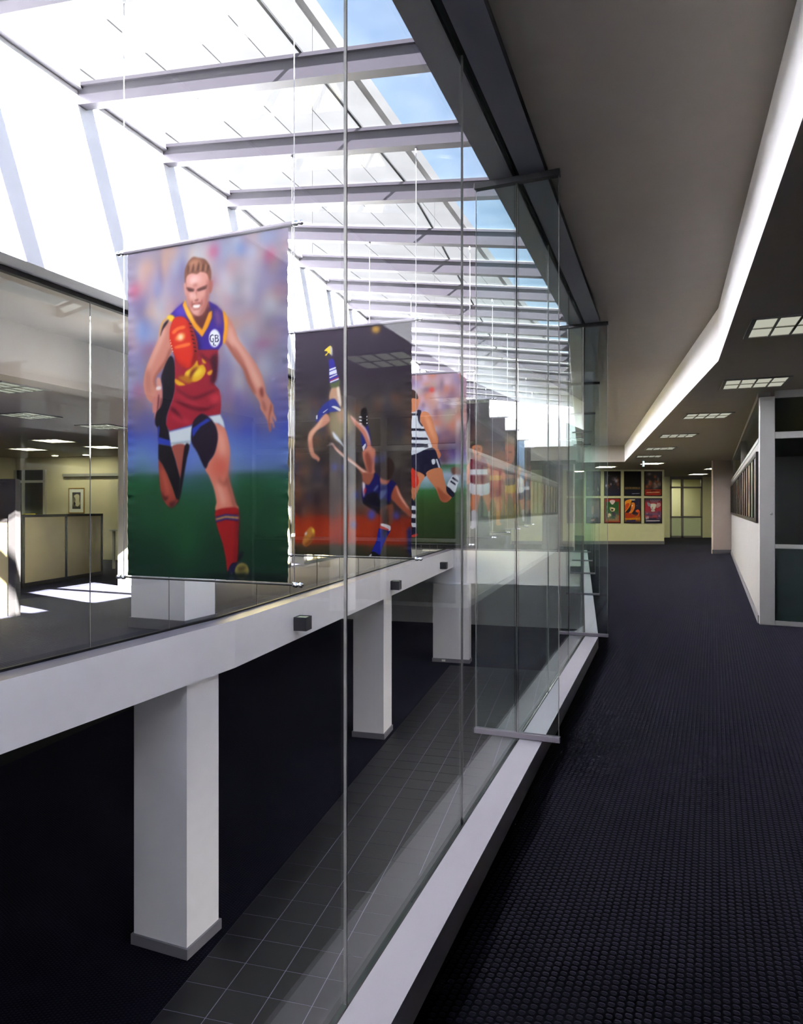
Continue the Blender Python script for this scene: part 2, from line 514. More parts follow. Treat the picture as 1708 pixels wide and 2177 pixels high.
# ------------------------------------------------------------------ figures printed on the banners (1000 x 1700 units, y down)
BANNER_RUNNER = [
  ('s',(196, 128, 110),3,[(275,375),(235,396),(213,455),(177,512),(140,576),(114,636),(106,702),(129,769),(163,794),(189,771),(198,735),(184,687),(191,657),(224,629),(261,589),(293,531),(295,442)]),
  ('s',(150, 84, 70),6,[(293,519),(261,589),(224,629),(191,657),(184,687),(196,723),(174,698),(176,662),(202,628),(246,582),(275,530)]),
  ('s',(224, 166, 150),14,[(228,414),(199,484),(162,554),(133,618),(148,613),(185,549),(222,491),(250,427)]),
  ('s',(196, 128, 110),3,[(638,396),(669,421),(694,469),(715,516),(764,576),(812,635),(846,692),(866,749),(875,789),(902,829),(909,862),(882,884),(848,866),(834,827),(801,781),(766,723),(738,659),(690,600),(647,546),(626,510)]),
  ('s',(224, 166, 150),14,[(659,438),(688,491),(730,551),(785,628),(826,703),(847,760),(813,730),(765,649),(703,572),(654,512)]),
  ('s',(150, 84, 70),6,[(633,516),(689,597),(738,656),(766,723),(801,781),(814,781),(783,718),(755,654),(710,595),(654,529)]),
  ('s',(120, 50, 46),5,[(837,759),(857,766),(857,805),(844,799)]),
  ('s',(196, 128, 110),2,[(841,849),(907,840),(919,885),(933,918),(927,925),(908,901),(922,951),(917,958),(903,929),(901,971),(893,971),(883,928),(865,895)]),
  ('s',(150, 84, 70),4,[(901,840),(909,862),(895,906),(899,968),(895,969),(887,917)]),
  ('s',(205, 140, 125),3,[(196,668),(216,671),(227,695),(225,724),(204,718),(193,699)]),
  ('s',(190, 120, 110),3,[(192,723),(231,731),(235,784),(230,832),(222,893),(210,892),(200,867),(192,882),(181,877),(180,849),(170,848),(165,818),(167,800),(156,788),(167,776),(188,753)]),
  ('s',(110, 56, 60),4,[(204,759),(214,772),(203,855),(196,855)]),
  ('s',(110, 56, 60),4,[(223,772),(228,796),(217,867),(211,855)]),
  ('s',(225, 210, 205),2,[(194,714),(221,714),(220,730),(193,730)]),
  ('s',(150, 84, 70),3,[(410,303),(525,306),(550,361),(488,446),(418,362)]),
  ('s',(96, 44, 40),8,[(433,363),(490,368),(525,330),(540,377),(488,446),(448,405)]),
  ('s',(22, 16, 28),3,[(283,560),(317,621),(314,740),(288,810),(259,880),(260,934),(192,915),(190,855),(228,808),(234,725),(225,659)]),
  ('p',(58, 36, 140),2,[(373,291),(315,325),(279,349),(305,365),(345,368),(419,409),(453,488),(461,550),(589,557),(616,527),(632,465),(634,384),(581,334),(528,304),(550,361),(488,478),(434,422),(396,360)]),
  ('s',(36, 20, 96),10,[(419,409),(453,488),(461,550),(486,551),(471,483)]),
  ('s',(86, 60, 176),12,[(315,331),(366,305),(385,360),(345,363)]),
  ('s',(36, 20, 96),16,[(532,330),(582,346),(603,405),(561,402)]),
  ('p',(150, 32, 48),2,[(312,550),(465,544),(589,554),(583,623),(577,692),(560,720),(596,756),(607,831),(601,878),(528,881),(421,920),(385,928),(283,946),(256,923),(266,857),(295,798),(314,740),(313,651)]),
  ('s',(60, 14, 34),8,[(537,598),(585,577),(580,692),(560,720),(539,708),(552,656)]),
  ('s',(92, 18, 34),6,[(323,728),(426,779),(532,759),(588,750),(540,771),(426,797),(353,759)]),
  ('s',(92, 18, 34),6,[(309,787),(383,830),(499,857),(597,819),(498,840),(398,813)]),
  ('s',(92, 18, 34),6,[(281,833),(326,870),(370,901),(355,871),(310,828)]),
  ('s',(92, 18, 34),6,[(465,553),(494,589),(537,609),(572,594),(537,598),(494,572)]),
  ('s',(186, 50, 64),12,[(323,752),(412,814),(470,827),(426,802)]),
  ('s',(186, 50, 64),12,[(281,869),(385,913),(421,907),(326,876)]),
  ('s',(186, 50, 64),12,[(540,783),(596,773),(600,808),(555,818)]),
  ('s',(214, 160, 30),3,[(380,654),(416,632),(455,596),(466,623),(495,621),(513,654),(489,688),(450,704),(417,700),(381,683)]),
  ('s',(214, 160, 30),3,[(315,681),(352,697),(381,716),(345,718),(319,704)]),
  ('s',(170, 106, 24),5,[(333,672),(388,669),(424,685),(417,711),(374,701)]),
  ('s',(236, 204, 60),5,[(384,654),(416,644),(402,667)]),
  ('s',(236, 204, 60),8,[(424,662),(473,635),(495,654),(453,681)]),
  ('s',(214, 160, 30),3,[(521,662),(553,652),(545,674),(527,676)]),
  ('s',(214, 160, 30),3,[(487,589),(516,614),(494,613)]),
  ('s',(110, 40, 26),5,[(423,644),(466,629),(438,657),(417,685),(409,673)]),
  ('p',(230, 150, 30),2,[(380,281),(363,305),(389,360),(434,428),(489,481),(527,434),(551,390),(551,355),(531,362),(512,401),(488,446),(451,409),(418,362),(393,319)]),
  ('s',(240, 190, 70),6,[(374,306),(396,355),(433,410),(418,362),(388,319)]),
  ('s',(230, 150, 30),2,[(618,363),(644,397),(648,443),(640,500),(623,530),(619,498),(626,441)]),
  ('s',(236, 190, 50),2,[(264,353),(293,350),(311,365),(294,385),(264,368)]),
  ('s',(230, 150, 30),2,[(264,368),(238,381),(220,419),(207,463),(213,425),(227,384),(249,367)]),
  ('s',(22, 16, 28),4,[(272,372),(242,391),(224,425),(217,455),(235,420),(264,389)]),
  ('s',(120, 76, 60),3,[(380,197),(378,140),(390,106),(417,78),(438,71),(463,79),(507,92),(534,125),(546,168),(540,220),(531,248),(394,236)]),
  ('s',(206, 142, 128),3,[(372,204),(386,199),(393,255),(381,257)]),
  ('s',(170, 100, 90),3,[(536,208),(555,211),(549,256),(531,265)]),
  ('s',(208, 144, 132),3,[(385,165),(388,212),(391,272),(410,332),(449,368),(484,368),(512,334),(526,283),(533,225),(534,179),(508,158),(458,148),(414,153)]),
  ('s',(228, 178, 168),16,[(407,167),(458,160),(487,180),(466,208),(415,203)]),
  ('s',(150, 88, 78),8,[(523,201),(534,202),(528,283),(512,334),(484,368),(469,367),(500,316),(514,259)]),
  ('s',(128, 82, 64),4,[(383,188),(381,141),(406,108),(457,101),(514,119),(540,168),(535,202),(519,166),(486,145),(458,160),(414,150),(391,165)]),
  ('s',(176, 124, 96),10,[(406,96),(442,82),(485,98),(457,119),(414,120)]),
  ('s',(70, 36, 36),3,[(395,226),(432,236),(435,246),(404,242)]),
  ('s',(70, 36, 36),3,[(461,240),(513,231),(511,241),(466,248)]),
  ('s',(176, 112, 100),4,[(448,247),(455,246),(454,280),(448,281)]),
  ('s',(226, 180, 168),6,[(437,264),(448,259),(451,288),(440,285)]),
  ('s',(140, 80, 72),3,[(439,291),(463,287),(464,295),(449,298)]),
  ('s',(120, 56, 52),2,[(426,309),(446,306),(480,307),(482,320),(469,334),(439,333),(428,323)]),
  ('s',(240, 228, 220),2,[(429,315),(478,316),(467,333),(438,331)]),
  ('s',(196, 122, 110),2,[(442,306),(470,306),(463,313),(446,313)]),
  ('s',(225, 170, 160),8,[(429,341),(468,341),(454,359),(438,355)]),
  ('s',(160, 96, 86),8,[(409,273),(417,309),(421,333),(410,320)]),
  ('s',(186, 116, 104),8,[(393,242),(409,267),(417,309),(410,326),(396,284)]),
  ('s',(186, 116, 104),8,[(488,274),(507,293),(498,327),(482,338)]),
  ('s',(236, 190, 180),8,[(415,184),(442,175),(447,194),(424,204)]),
  ('s',(232, 182, 170),9,[(409,254),(432,254),(435,275),(417,283)]),
  ('s',(214, 156, 144),9,[(474,258),(499,254),(493,274),(477,279)]),
  ('s',(96, 54, 46),2,[(392,220),(436,233),(438,238),(392,227)]),
  ('s',(96, 54, 46),2,[(458,237),(516,224),(518,230),(461,243)]),
  ('s',(176, 110, 98),6,[(431,210),(459,210),(456,222),(434,221)]),
  ('s',(150, 88, 80),4,[(421,298),(428,292),(426,327),(420,315)]),
  ('s',(150, 88, 80),4,[(483,296),(490,301),(489,327),(485,315)]),
  ('s',(166, 100, 90),4,[(432,335),(475,336),(470,341),(437,341)]),
  ('s',(88, 56, 44),4,[(394,150),(398,113),(403,110),(406,114),(402,136)]),
  ('s',(164, 114, 88),4,[(410,148),(414,114),(419,107),(422,115),(418,137)]),
  ('s',(88, 56, 44),4,[(426,146),(430,116),(435,104),(438,117),(434,139)]),
  ('s',(164, 114, 88),4,[(442,144),(445,118),(451,100),(454,118),(450,140)]),
  ('s',(88, 56, 44),4,[(457,142),(461,119),(467,97),(470,120),(466,142)]),
  ('s',(164, 114, 88),4,[(473,147),(477,121),(483,104),(486,122),(482,143)]),
  ('s',(88, 56, 44),4,[(489,152),(493,122),(498,110),(501,123),(498,145)]),
  ('s',(164, 114, 88),4,[(505,157),(509,124),(514,116),(517,125),(513,147)]),
  ('s',(88, 56, 44),4,[(521,162),(524,125),(530,123),(533,126),(529,148)]),
  ('s',(222, 160, 146),14,[(317,414),(339,421),(318,479),(296,466)]),
  ('s',(176, 108, 92),10,[(675,536),(716,579),(751,637),(731,631),(689,583)]),
  ('s',(222, 170, 150),10,[(785,662),(826,720),(840,771),(813,730)]),
  ('s',(150, 90, 78),6,[(848,816),(868,839),(875,872),(862,867)]),
  ('s',(170, 110, 96),12,[(126,630),(149,643),(151,722),(144,757),(124,702)]),
  ('s',(110, 70, 130),14,[(561,361),(596,358),(611,423),(583,438)]),
  ('s',(205, 44, 26),2,[(338,363),(367,368),(398,390),(424,427),(446,476),(459,523),(457,570),(439,610),(409,629),(380,628),(343,605),(311,562),(289,513),(278,471),(279,429),(293,388),(313,367)]),
  ('s',(110, 16, 22),8,[(398,390),(424,427),(446,476),(459,523),(457,570),(439,610),(416,626),(434,569),(433,516),(420,462)]),
  ('s',(236, 110, 50),3,[(295,436),(332,415),(376,414),(377,428),(339,433),(306,450)]),
  ('s',(236, 130, 60),6,[(312,479),(340,451),(376,453),(377,477),(348,487)]),
  ('s',(236, 110, 50),3,[(316,513),(403,502),(407,518),(323,526)]),
  ('s',(255, 246, 214),9,[(335,463),(350,455),(366,468),(355,483),(340,479)]),
  ('s',(150, 24, 18),8,[(305,550),(350,599),(387,619),(380,628),(343,605),(311,562)]),
  ('p',(60, 10, 14),1,[(404,402),(423,407),(423,412),(405,408)]),
  ('p',(60, 10, 14),1,[(409,423),(428,428),(428,432),(409,428)]),
  ('p',(60, 10, 14),1,[(414,443),(433,448),(433,452),(414,448)]),
  ('p',(60, 10, 14),1,[(419,463),(437,468),(438,473),(419,469)]),
  ('p',(60, 10, 14),1,[(423,484),(442,488),(442,493),(423,489)]),
  ('p',(60, 10, 14),1,[(428,504),(447,508),(447,513),(428,509)]),
  ('p',(60, 10, 14),1,[(433,524),(451,529),(452,533),(433,529)]),
  ('p',(60, 10, 14),1,[(437,544),(456,549),(456,554),(437,550)]),
  ('p',(230, 190, 150),1,[(280,477),(286,477),(286,483),(280,482)]),
  ('p',(230, 190, 150),1,[(284,491),(290,492),(290,497),(284,497)]),
  ('p',(230, 190, 150),1,[(288,506),(294,506),(294,512),(288,511)]),
  ('p',(230, 190, 150),1,[(292,520),(298,521),(298,526),(292,526)]),
  ('p',(230, 190, 150),1,[(296,535),(302,535),(302,541),(296,540)]),
  ('s',(232, 236, 240),2,[(602,497),(598,519),(585,535),(568,540),(550,533),(537,515),(532,493),(536,471),(549,455),(567,450),(584,458),(597,475)]),
  ('p',(40, 36, 80),1,[(561,477),(553,473),(540,479),(536,495),(542,510),(555,515),(563,510),(563,495),(553,494),(553,500),(558,500),(558,506),(552,509),(545,503),(543,491),(547,482),(556,479),(561,484)]),
  ('p',(40, 36, 80),1,[(568,478),(584,479),(592,485),(591,493),(585,495),(594,501),(593,512),(584,516),(569,515)]),
  ('p',(40, 36, 80),1,[(558,515),(565,516),(565,527),(576,528),(576,533),(558,530)]),
  ('p',(232, 236, 240),1,[(573,483),(584,483),(586,489),(583,493),(574,492)]),
  ('p',(232, 236, 240),1,[(574,498),(584,498),(588,504),(583,511),(574,511)]),
  ('p',(200, 210, 214),2,[(272,953),(429,928),(424,988),(409,1026),(292,1028)]),
  ('s',(150, 166, 172),3,[(288,1009),(408,1002),(408,1011),(290,1018)]),
  ('p',(22, 16, 28),2,[(186,901),(260,917),(277,956),(284,1000),(209,988),(205,931)]),
  ('p',(44, 60, 160),2,[(204,976),(284,996),(290,1026),(209,1012)]),
  ('s',(44, 60, 160),3,[(206,919),(215,931),(210,967),(204,973)]),
  ('s',(150, 76, 66),3,[(295,1028),(387,1028),(360,1163),(346,1192),(319,1098)]),
  ('s',(26, 16, 24),3,[(380,1028),(410,1026),(392,1098),(372,1192),(355,1274),(341,1309),(323,1322),(334,1286),(357,1169)]),
  ('s',(142, 58, 46),3,[(211,1092),(242,1122),(272,1175),(303,1240),(326,1292),(341,1304),(312,1333),(279,1339),(245,1305),(223,1252),(214,1169)]),
  ('s',(176, 84, 66),12,[(227,1145),(250,1157),(281,1240),(275,1287),(251,1240)]),
  ('s',(60, 22, 24),6,[(225,1252),(252,1287),(274,1281),(267,1299),(245,1302)]),
  ('s',(60, 22, 24),8,[(283,1316),(312,1310),(334,1298),(312,1335),(283,1340)]),
  ('p',(18, 12, 20),3,[(208,1012),(290,1026),(319,1098),(350,1192),(344,1262),(330,1304),(307,1245),(272,1175),(234,1116),(209,1089)]),
  ('s',(206, 122, 102),3,[(549,908),(598,927),(630,950),(652,1013),(660,1070),(651,1144),(651,1190),(673,1258),(694,1320),(705,1350),(578,1359),(577,1311),(562,1248),(533,1185),(510,1142),(559,1076),(580,1007),(576,949)]),
  ('s',(232, 160, 140),20,[(585,949),(613,973),(631,1030),(632,1093),(609,1122),(594,1064)]),
  ('s',(196, 92, 76),24,[(566,1099),(636,1093),(644,1167),(596,1190),(547,1162)]),
  ('s',(160, 84, 70),8,[(592,1185),(617,1219),(644,1190),(650,1207),(631,1236),(596,1219)]),
  ('s',(150, 80, 66),8,[(651,1144),(651,1190),(673,1258),(694,1320),(705,1350),(681,1348),(660,1281),(638,1213)]),
  ('s',(222, 150, 130),14,[(576,1225),(604,1236),(633,1304),(619,1338),(598,1293)]),
  ('p',(200, 210, 214),2,[(524,886),(601,878),(620,910),(630,947),(591,921),(549,917)]),
  ('s',(34, 24, 40),2,[(426,929),(442,895),(485,869),(528,885),(560,914),(581,955),(586,1001),(566,1070),(532,1110),(508,1144),(460,1064),(421,1005)]),
  ('p',(40, 56, 156),3,[(424,941),(521,892),(546,903),(479,933),(430,985)]),
  ('s',(152, 28, 30),2,[(573,1358),(640,1342),(705,1345),(713,1393),(710,1427),(708,1505),(703,1607),(672,1620),(645,1661),(634,1594),(615,1521),(587,1453),(573,1402)]),
  ('s',(112, 18, 24),8,[(695,1371),(713,1393),(708,1505),(703,1607),(686,1614),(691,1506)]),
  ('p',(40, 36, 110),2,[(573,1388),(634,1373),(709,1379),(712,1407),(634,1401),(574,1416)]),
  ('p',(214, 160, 60),2,[(573,1397),(634,1383),(711,1388),(711,1397),(634,1391),(574,1405)]),
  ('s',(26, 26, 60),3,[(650,1678),(655,1643),(672,1620),(699,1614),(726,1612),(760,1621),(781,1653),(778,1681),(734,1698),(646,1695)]),
  ('s',(140, 132, 66),3,[(774,1652),(769,1672),(754,1688),(733,1694),(712,1690),(696,1676),(690,1656),(696,1636),(711,1620),(732,1613),(753,1618),(768,1632)]),
  ('s',(80, 70, 40),5,[(706,1635),(754,1627),(747,1650),(714,1657)]),
  ('s',(80, 70, 40),5,[(714,1668),(754,1660),(748,1683),(721,1688)]),
  ('p',(110, 120, 150),2,[(653,1694),(669,1660),(687,1692)]),
  ('s',(20, 18, 28),4,[(709,1584),(726,1561),(742,1560),(733,1586),(713,1604)]),
  ('p',(14, 24, 22),10,[(442,1684),(652,1666),(999,1663),(1000,1696),(653,1694),(399,1692)]),
]
BANNER_TACKLE = [
  ('s',(150, 138, 104),20,[(315,626),(377,615),(446,593),(495,655),(509,746),(448,806),(380,841),(337,792),(309,742)]),
  ('s',(186, 150, 120),14,[(377,615),(432,599),(460,648),(447,702),(392,695)]),
  ('s',(190, 150, 120),3,[(333,434),(389,427),(403,476),(413,580),(363,548),(308,521)]),
  ('s',(226, 214, 196),5,[(375,438),(392,430),(407,501),(413,580),(390,549)]),
  ('s',(92, 104, 70),4,[(319,393),(395,378),(396,427),(331,437)]),
  ('s',(54, 50, 150),3,[(305,227),(345,223),(363,282),(370,316),(392,378),(316,399),(308,350),(309,288)]),
  ('p',(222, 226, 236),2,[(309,296),(365,283),(368,294),(311,309)]),
  ('p',(222, 226, 236),2,[(310,317),(371,301),(377,330),(310,342)]),
  ('p',(222, 226, 236),2,[(310,356),(377,335),(380,343),(312,365)]),
  ('p',(190, 50, 50),2,[(313,382),(390,360),(391,367),(315,388)]),
  ('p',(222, 226, 236),2,[(315,390),(391,369),(393,378),(318,400)]),
  ('s',(226, 200, 60),2,[(266,151),(302,125),(319,120),(332,142),(324,185),(303,171),(282,192),(271,185),(292,171),(288,158)]),
  ('s',(190, 190, 200),3,[(316,129),(333,136),(336,186),(324,191)]),
  ('s',(52, 60, 140),3,[(192,666),(216,605),(265,554),(341,520),(380,548),(405,610),(363,618),(308,623),(266,646),(203,694)]),
  ('s',(226, 226, 220),2,[(328,580),(363,578),(409,604),(398,617),(363,597)]),
  ('p',(226, 226, 220),2,[(251,618),(300,592),(293,601),(256,624)]),
  ('p',(226, 226, 220),2,[(193,641),(205,635),(202,666),(192,666)]),
  ('s',(200, 140, 116),3,[(280,628),(315,681),(266,723),(203,752),(162,801),(162,863),(175,919),(223,965),(213,990),(195,977),(159,959),(134,918),(119,838),(128,770),(182,721),(224,679)]),
  ('s',(230, 180, 150),10,[(252,649),(196,715),(139,776),(126,838),(140,825),(168,770),(231,716)]),
  ('s',(180, 110, 84),3,[(338,865),(408,921),(512,988),(587,1048),(654,1078),(689,1096),(642,1156),(601,1108),(546,1042),(450,969),(366,908)]),
  ('s',(226, 190, 178),4,[(282,877),(338,856),(366,890),(450,957),(546,1024),(634,1081),(681,1087),(614,1084),(533,1030),(436,969),(366,908),(338,865)]),
  ('s',(216, 226, 236),3,[(337,767),(379,805),(428,866),(435,890),(407,860),(352,816)]),
  ('s',(34, 40, 120),3,[(587,730),(637,725),(669,869),(653,917),(592,892)]),
  ('s',(26, 22, 26),3,[(582,627),(609,602),(633,617),(637,731),(587,733)]),
  ('p',(230, 230, 230),1,[(567,663),(590,667),(590,677),(567,673)]),
  ('p',(230, 230, 230),1,[(629,665),(638,665),(638,673),(629,673)]),
  ('p',(230, 230, 230),1,[(567,687),(590,691),(590,701),(567,697)]),
  ('p',(230, 230, 230),1,[(629,689),(638,689),(638,697),(629,697)]),
  ('p',(230, 230, 230),1,[(567,711),(590,715),(590,725),(567,721)]),
  ('p',(230, 230, 230),1,[(629,713),(638,713),(639,721),(629,721)]),
  ('s',(206, 128, 104),3,[(495,655),(584,730),(624,772),(652,833),(672,893),(700,911),(702,965),(694,1048),(697,1087),(641,1078),(603,988),(596,922),(632,892),(611,826),(570,765),(516,710)]),
  ('s',(232, 196, 190),5,[(492,649),(543,699),(604,736),(645,797),(662,869),(648,845),(618,772),(563,723),(508,680)]),
  ('s',(150, 80, 66),10,[(613,958),(639,928),(673,988),(674,1078),(641,1078)]),
  ('p',(226, 226, 230),2,[(592,892),(619,865),(624,880),(602,922)]),
  ('s',(28, 24, 90),3,[(701,1087),(741,1119),(774,1166),(826,1139),(879,1177),(840,1260),(821,1302),(763,1338),(683,1328),(599,1300),(592,1180),(655,1161)]),
  ('s',(22, 20, 34),10,[(622,1252),(702,1227),(769,1279),(815,1302),(763,1338),(683,1329),(603,1306)]),
  ('s',(84, 100, 140),3,[(745,1226),(796,1211),(789,1243),(742,1285)]),
  ('s',(84, 100, 140),3,[(689,1209),(722,1173),(725,1191),(696,1221)]),
  ('s',(230, 220, 226),4,[(593,1156),(615,1162),(609,1252),(602,1252)]),
  ('s',(180, 40, 50),3,[(609,1204),(625,1198),(622,1228),(609,1240)]),
  ('s',(160, 90, 70),5,[(601,1084),(688,1099),(662,1155),(642,1174),(598,1144)]),
  ('s',(170, 96, 76),3,[(747,1119),(820,1125),(807,1166),(768,1172),(744,1155)]),
  ('s',(52, 36, 32),3,[(740,1051),(766,989),(818,977),(858,1024),(853,1083),(826,1131),(807,1140),(751,1125)]),
  ('s',(172, 88, 62),3,[(872,1177),(905,1224),(918,1259),(976,1340),(996,1363),(996,1409),(932,1364),(867,1307),(833,1260)]),
  ('s',(230, 170, 150),4,[(873,1177),(911,1247),(976,1340),(964,1340),(899,1259)]),
  ('s',(36, 28, 30),6,[(603,1294),(683,1328),(769,1338),(821,1302),(828,1343),(750,1386),(697,1369),(616,1317)]),
  ('s',(120, 70, 52),5,[(737,1363),(834,1313),(854,1354),(849,1437),(816,1479),(767,1463),(773,1415)]),
  ('s',(52, 34, 30),10,[(756,1356),(796,1344),(810,1438),(790,1468),(770,1457)]),
  ('s',(34, 42, 150),2,[(738,1487),(823,1502),(798,1556),(762,1628),(735,1689),(673,1671),(712,1583)]),
  ('s',(20, 20, 50),8,[(771,1486),(810,1497),(784,1557),(761,1534)]),
  ('s',(226, 226, 230),2,[(754,1457),(823,1473),(828,1502),(810,1508),(754,1475)]),
  ('s',(180, 50, 44),2,[(751,1475),(810,1497),(807,1506),(741,1493)]),
  ('s',(28, 26, 30),2,[(647,1705),(680,1664),(733,1686),(730,1708),(687,1706)]),
  ('p',(210, 210, 214),2,[(650,1695),(670,1680),(674,1694),(654,1707)]),
  ('s',(40, 44, 110),10,[(965,1503),(1003,1502),(1002,1665),(973,1666)]),
  ('s',(196, 130, 56),3,[(155,1488),(178,1511),(181,1541),(163,1585),(128,1623),(92,1637),(71,1613),(78,1570),(106,1519),(133,1492)]),
  ('s',(130, 70, 34),10,[(163,1585),(128,1623),(92,1637),(85,1619),(127,1593),(170,1542)]),
  ('s',(236, 236, 250),3,[(91,1538),(106,1525),(107,1544),(94,1552)]),
  ('s',(240, 206, 60),5,[(155,1499),(173,1511),(171,1536),(157,1524)]),
  ('s',(70, 84, 190),16,[(378,1036),(371,1056),(354,1065),(337,1057),(330,1036),(337,1015),(354,1007),(370,1015)]),
  ('s',(70, 84, 190),16,[(453,1042),(447,1059),(434,1066),(420,1059),(414,1042),(420,1025),(433,1018),(447,1025)]),
  ('s',(70, 84, 190),16,[(700,1393),(692,1419),(671,1431),(650,1420),(641,1395),(650,1368),(670,1357),(691,1367)]),
  ('s',(70, 84, 190),16,[(897,1400),(891,1420),(876,1429),(860,1421),(853,1401),(860,1381),(875,1373),(891,1380)]),
  ('s',(70, 84, 190),16,[(540,1469),(533,1490),(517,1499),(501,1491),(494,1471),(500,1450),(516,1441),(533,1449)]),
  ('s',(70, 84, 190),16,[(722,988),(718,1003),(707,1008),(695,1003),(691,988),(695,974),(706,968),(718,974)]),
  ('s',(70, 84, 190),16,[(782,983),(777,997),(766,1003),(755,997),(750,983),(754,969),(766,963),(777,969)]),
  ('s',(70, 84, 190),16,[(552,1247),(547,1262),(535,1269),(522,1262),(517,1247),(522,1231),(534,1225),(547,1231)]),
  ('s',(196, 150, 70),12,[(741,34),(732,52),(707,59),(683,49),(672,29),(682,10),(707,4),(731,13)]),
]
BANNER_KICK = [
  ('s',(204, 128, 88),3,[(337,197),(431,155),(478,183),(497,246),(498,308),(470,360),(396,394),(320,339)]),
  ('s',(62, 42, 36),3,[(337,197),(412,146),(468,165),(495,219),(492,246),(450,235),(394,243),(338,259)]),
  ('s',(214, 220, 226),3,[(245,408),(433,377),(517,370),(564,416),(556,522),(594,611),(632,683),(642,746),(438,815),(258,804),(237,597)]),
  ('p',(30, 28, 52),3,[(240,399),(433,386),(596,399),(601,416),(433,408),(240,426)]),
  ('p',(30, 28, 52),3,[(241,552),(435,537),(598,549),(603,572),(435,564),(242,583)]),
  ('p',(30, 28, 52),3,[(242,642),(436,627),(599,638),(604,661),(436,654),(243,673)]),
  ('p',(30, 28, 52),3,[(243,705),(436,689),(600,701),(605,736),(437,730),(243,750)]),
  ('s',(30, 28, 52),3,[(489,361),(531,371),(518,468),(551,513),(537,522),(499,467)]),
  ('s',(204, 128, 88),3,[(536,379),(601,385),(648,462),(677,560),(708,649),(702,737),(736,809),(709,853),(662,826),(647,737),(613,647),(566,549),(518,459)]),
  ('s',(232, 160, 120),14,[(564,398),(620,470),(659,577),(688,675),(660,648),(602,523)]),
  ('s',(30, 28, 52),3,[(248,786),(438,806),(642,737),(708,844),(728,942),(608,986),(562,1031),(439,977),(250,994)]),
  ('p',(214, 220, 226),2,[(681,853),(697,853),(730,942),(714,944)]),
  ('s',(214, 220, 226),3,[(639,861),(672,857),(674,897),(649,906)]),
  ('s',(204, 128, 88),3,[(411,968),(562,1013),(525,1094),(489,1184),(452,1266),(423,1257),(403,1139)]),
  ('s',(204, 128, 88),3,[(580,995),(728,942),(767,1050),(796,1139),(852,1219),(798,1282),(733,1264),(685,1157)]),
  ('s',(170, 84, 56),10,[(694,1130),(778,1202),(834,1237),(798,1284),(733,1266)]),
  ('s',(30, 28, 52),3,[(795,1121),(833,1148),(879,1201),(852,1237),(796,1184)]),
  ('s',(214, 220, 226),3,[(800,1112),(867,1014),(923,1050),(897,1139),(879,1192),(833,1148)]),
  ('p',(30, 28, 52),2,[(841,1068),(892,1103),(885,1121),(832,1085)]),
  ('p',(30, 28, 52),2,[(858,1032),(914,1072),(910,1090),(849,1050)]),
  ('s',(120, 80, 70),4,[(839,952),(884,934),(940,961),(931,1014),(885,1005),(858,1014)]),
  ('s',(206, 50, 34),3,[(420,941),(458,959),(496,1031),(502,1094),(469,1139),(432,1130),(403,1058)]),
  ('s',(30, 28, 52),3,[(424,1266),(452,1275),(471,1311),(483,1547),(488,1620),(446,1630),(427,1603)]),
  ('p',(214, 220, 226),2,[(420,1320),(475,1325),(479,1365),(421,1360)]),
  ('p',(214, 220, 226),2,[(421,1402),(476,1407),(480,1447),(422,1442)]),
  ('p',(214, 220, 226),2,[(422,1493),(477,1498),(481,1538),(423,1533)]),
  ('s',(210, 60, 50),2,[(427,1621),(484,1602),(488,1625),(446,1639)]),
  ('s',(204, 128, 88),4,[(326,985),(402,995),(365,1139),(309,1185),(270,1094)]),
]

# ------------------------------------------------------------------ the setting: slabs, walls, ceilings
TA, TB = -10.2, 15.0          # ends of the atrium along wing A and wing B
ZL = -3.6                     # lower floor
WI = -4.15                    # inner side of the void
S = dict(kind='structure')
def zg(w):                    # underside of the sloping roof glass
    return 5.28 - 0.1263 * (w + 4.15)

sweep('floor', [(-0.04, -0.5), (-0.04, 0.0), (12, 0.0), (12, -0.5)], TA, 15.3, None, mats=['white', 'carpet'], fm=[0, 1, 0, 0],
      label='upper walkway floor of dark navy dotted carpet', **S)
sweep('floor_gallery', [(WI, -0.52), (-16, -0.52), (-16, 0), (-4.43, 0), (-4.43, 0.067), (WI, 0.067)], TA, 15.3, None,
      mats=['white', 'carpet_o', 'flash'], fm=[0, 0, 1, 2, 2, 0], label='gallery floor across the void with white slab edge and grey ledge', **S)
box('floor_end', FB, 15.3, 33, -18, 16, -0.5, 0.0, 'carpet', label='dark carpet floor beyond the end of the void', **S)
box('floor_lower', F0, -9, 37, -26, 21, ZL - 0.3, ZL - 0.006, 'carpet_l', label='dark blue carpet floor of the lower level', **S)
sweep('kerb', [(0.02, 0), (0.02, 0.115), (0.15, 0.115), (0.15, 0)], TA, TB, 'kerb', label='low white kerb along the foot of the glass wall', **S)
sweep('ceiling', [(0.168, 3.42), (1.285, 3.42), (1.285, 2.9), (12, 2.9), (12, 3.62), (-0.155, 3.62), (-0.155, 3.6), (0.168, 3.6)], TA, 15.1, None, mats=['ceil', 'white'], fm=[0, 1, 0, 0, 0, 0, 0, 0],  # whiter step face: light from the void painted into its colour
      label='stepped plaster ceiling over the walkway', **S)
sweep('ceiling_gallery', [(-4.4, 3.5), (-5.9, 3.5), (-5.9, 2.9), (-16, 2.9), (-16, 3.62), (-4.4, 3.62)], TA, 15.1, 'ceil',
      label='stepped plaster ceiling over the office gallery', **S)
box('ceiling_end', FB, 15.1, 33, -18, 16, 2.98, 3.62, 'ceil_low', label='low ceiling beyond the end of the void', **S)
box('trim_1', FB, 15.1, 15.3, -0.2, 12, 2.9, 3.0, 'ceil', label='lower edge of the end ceiling step', **S)
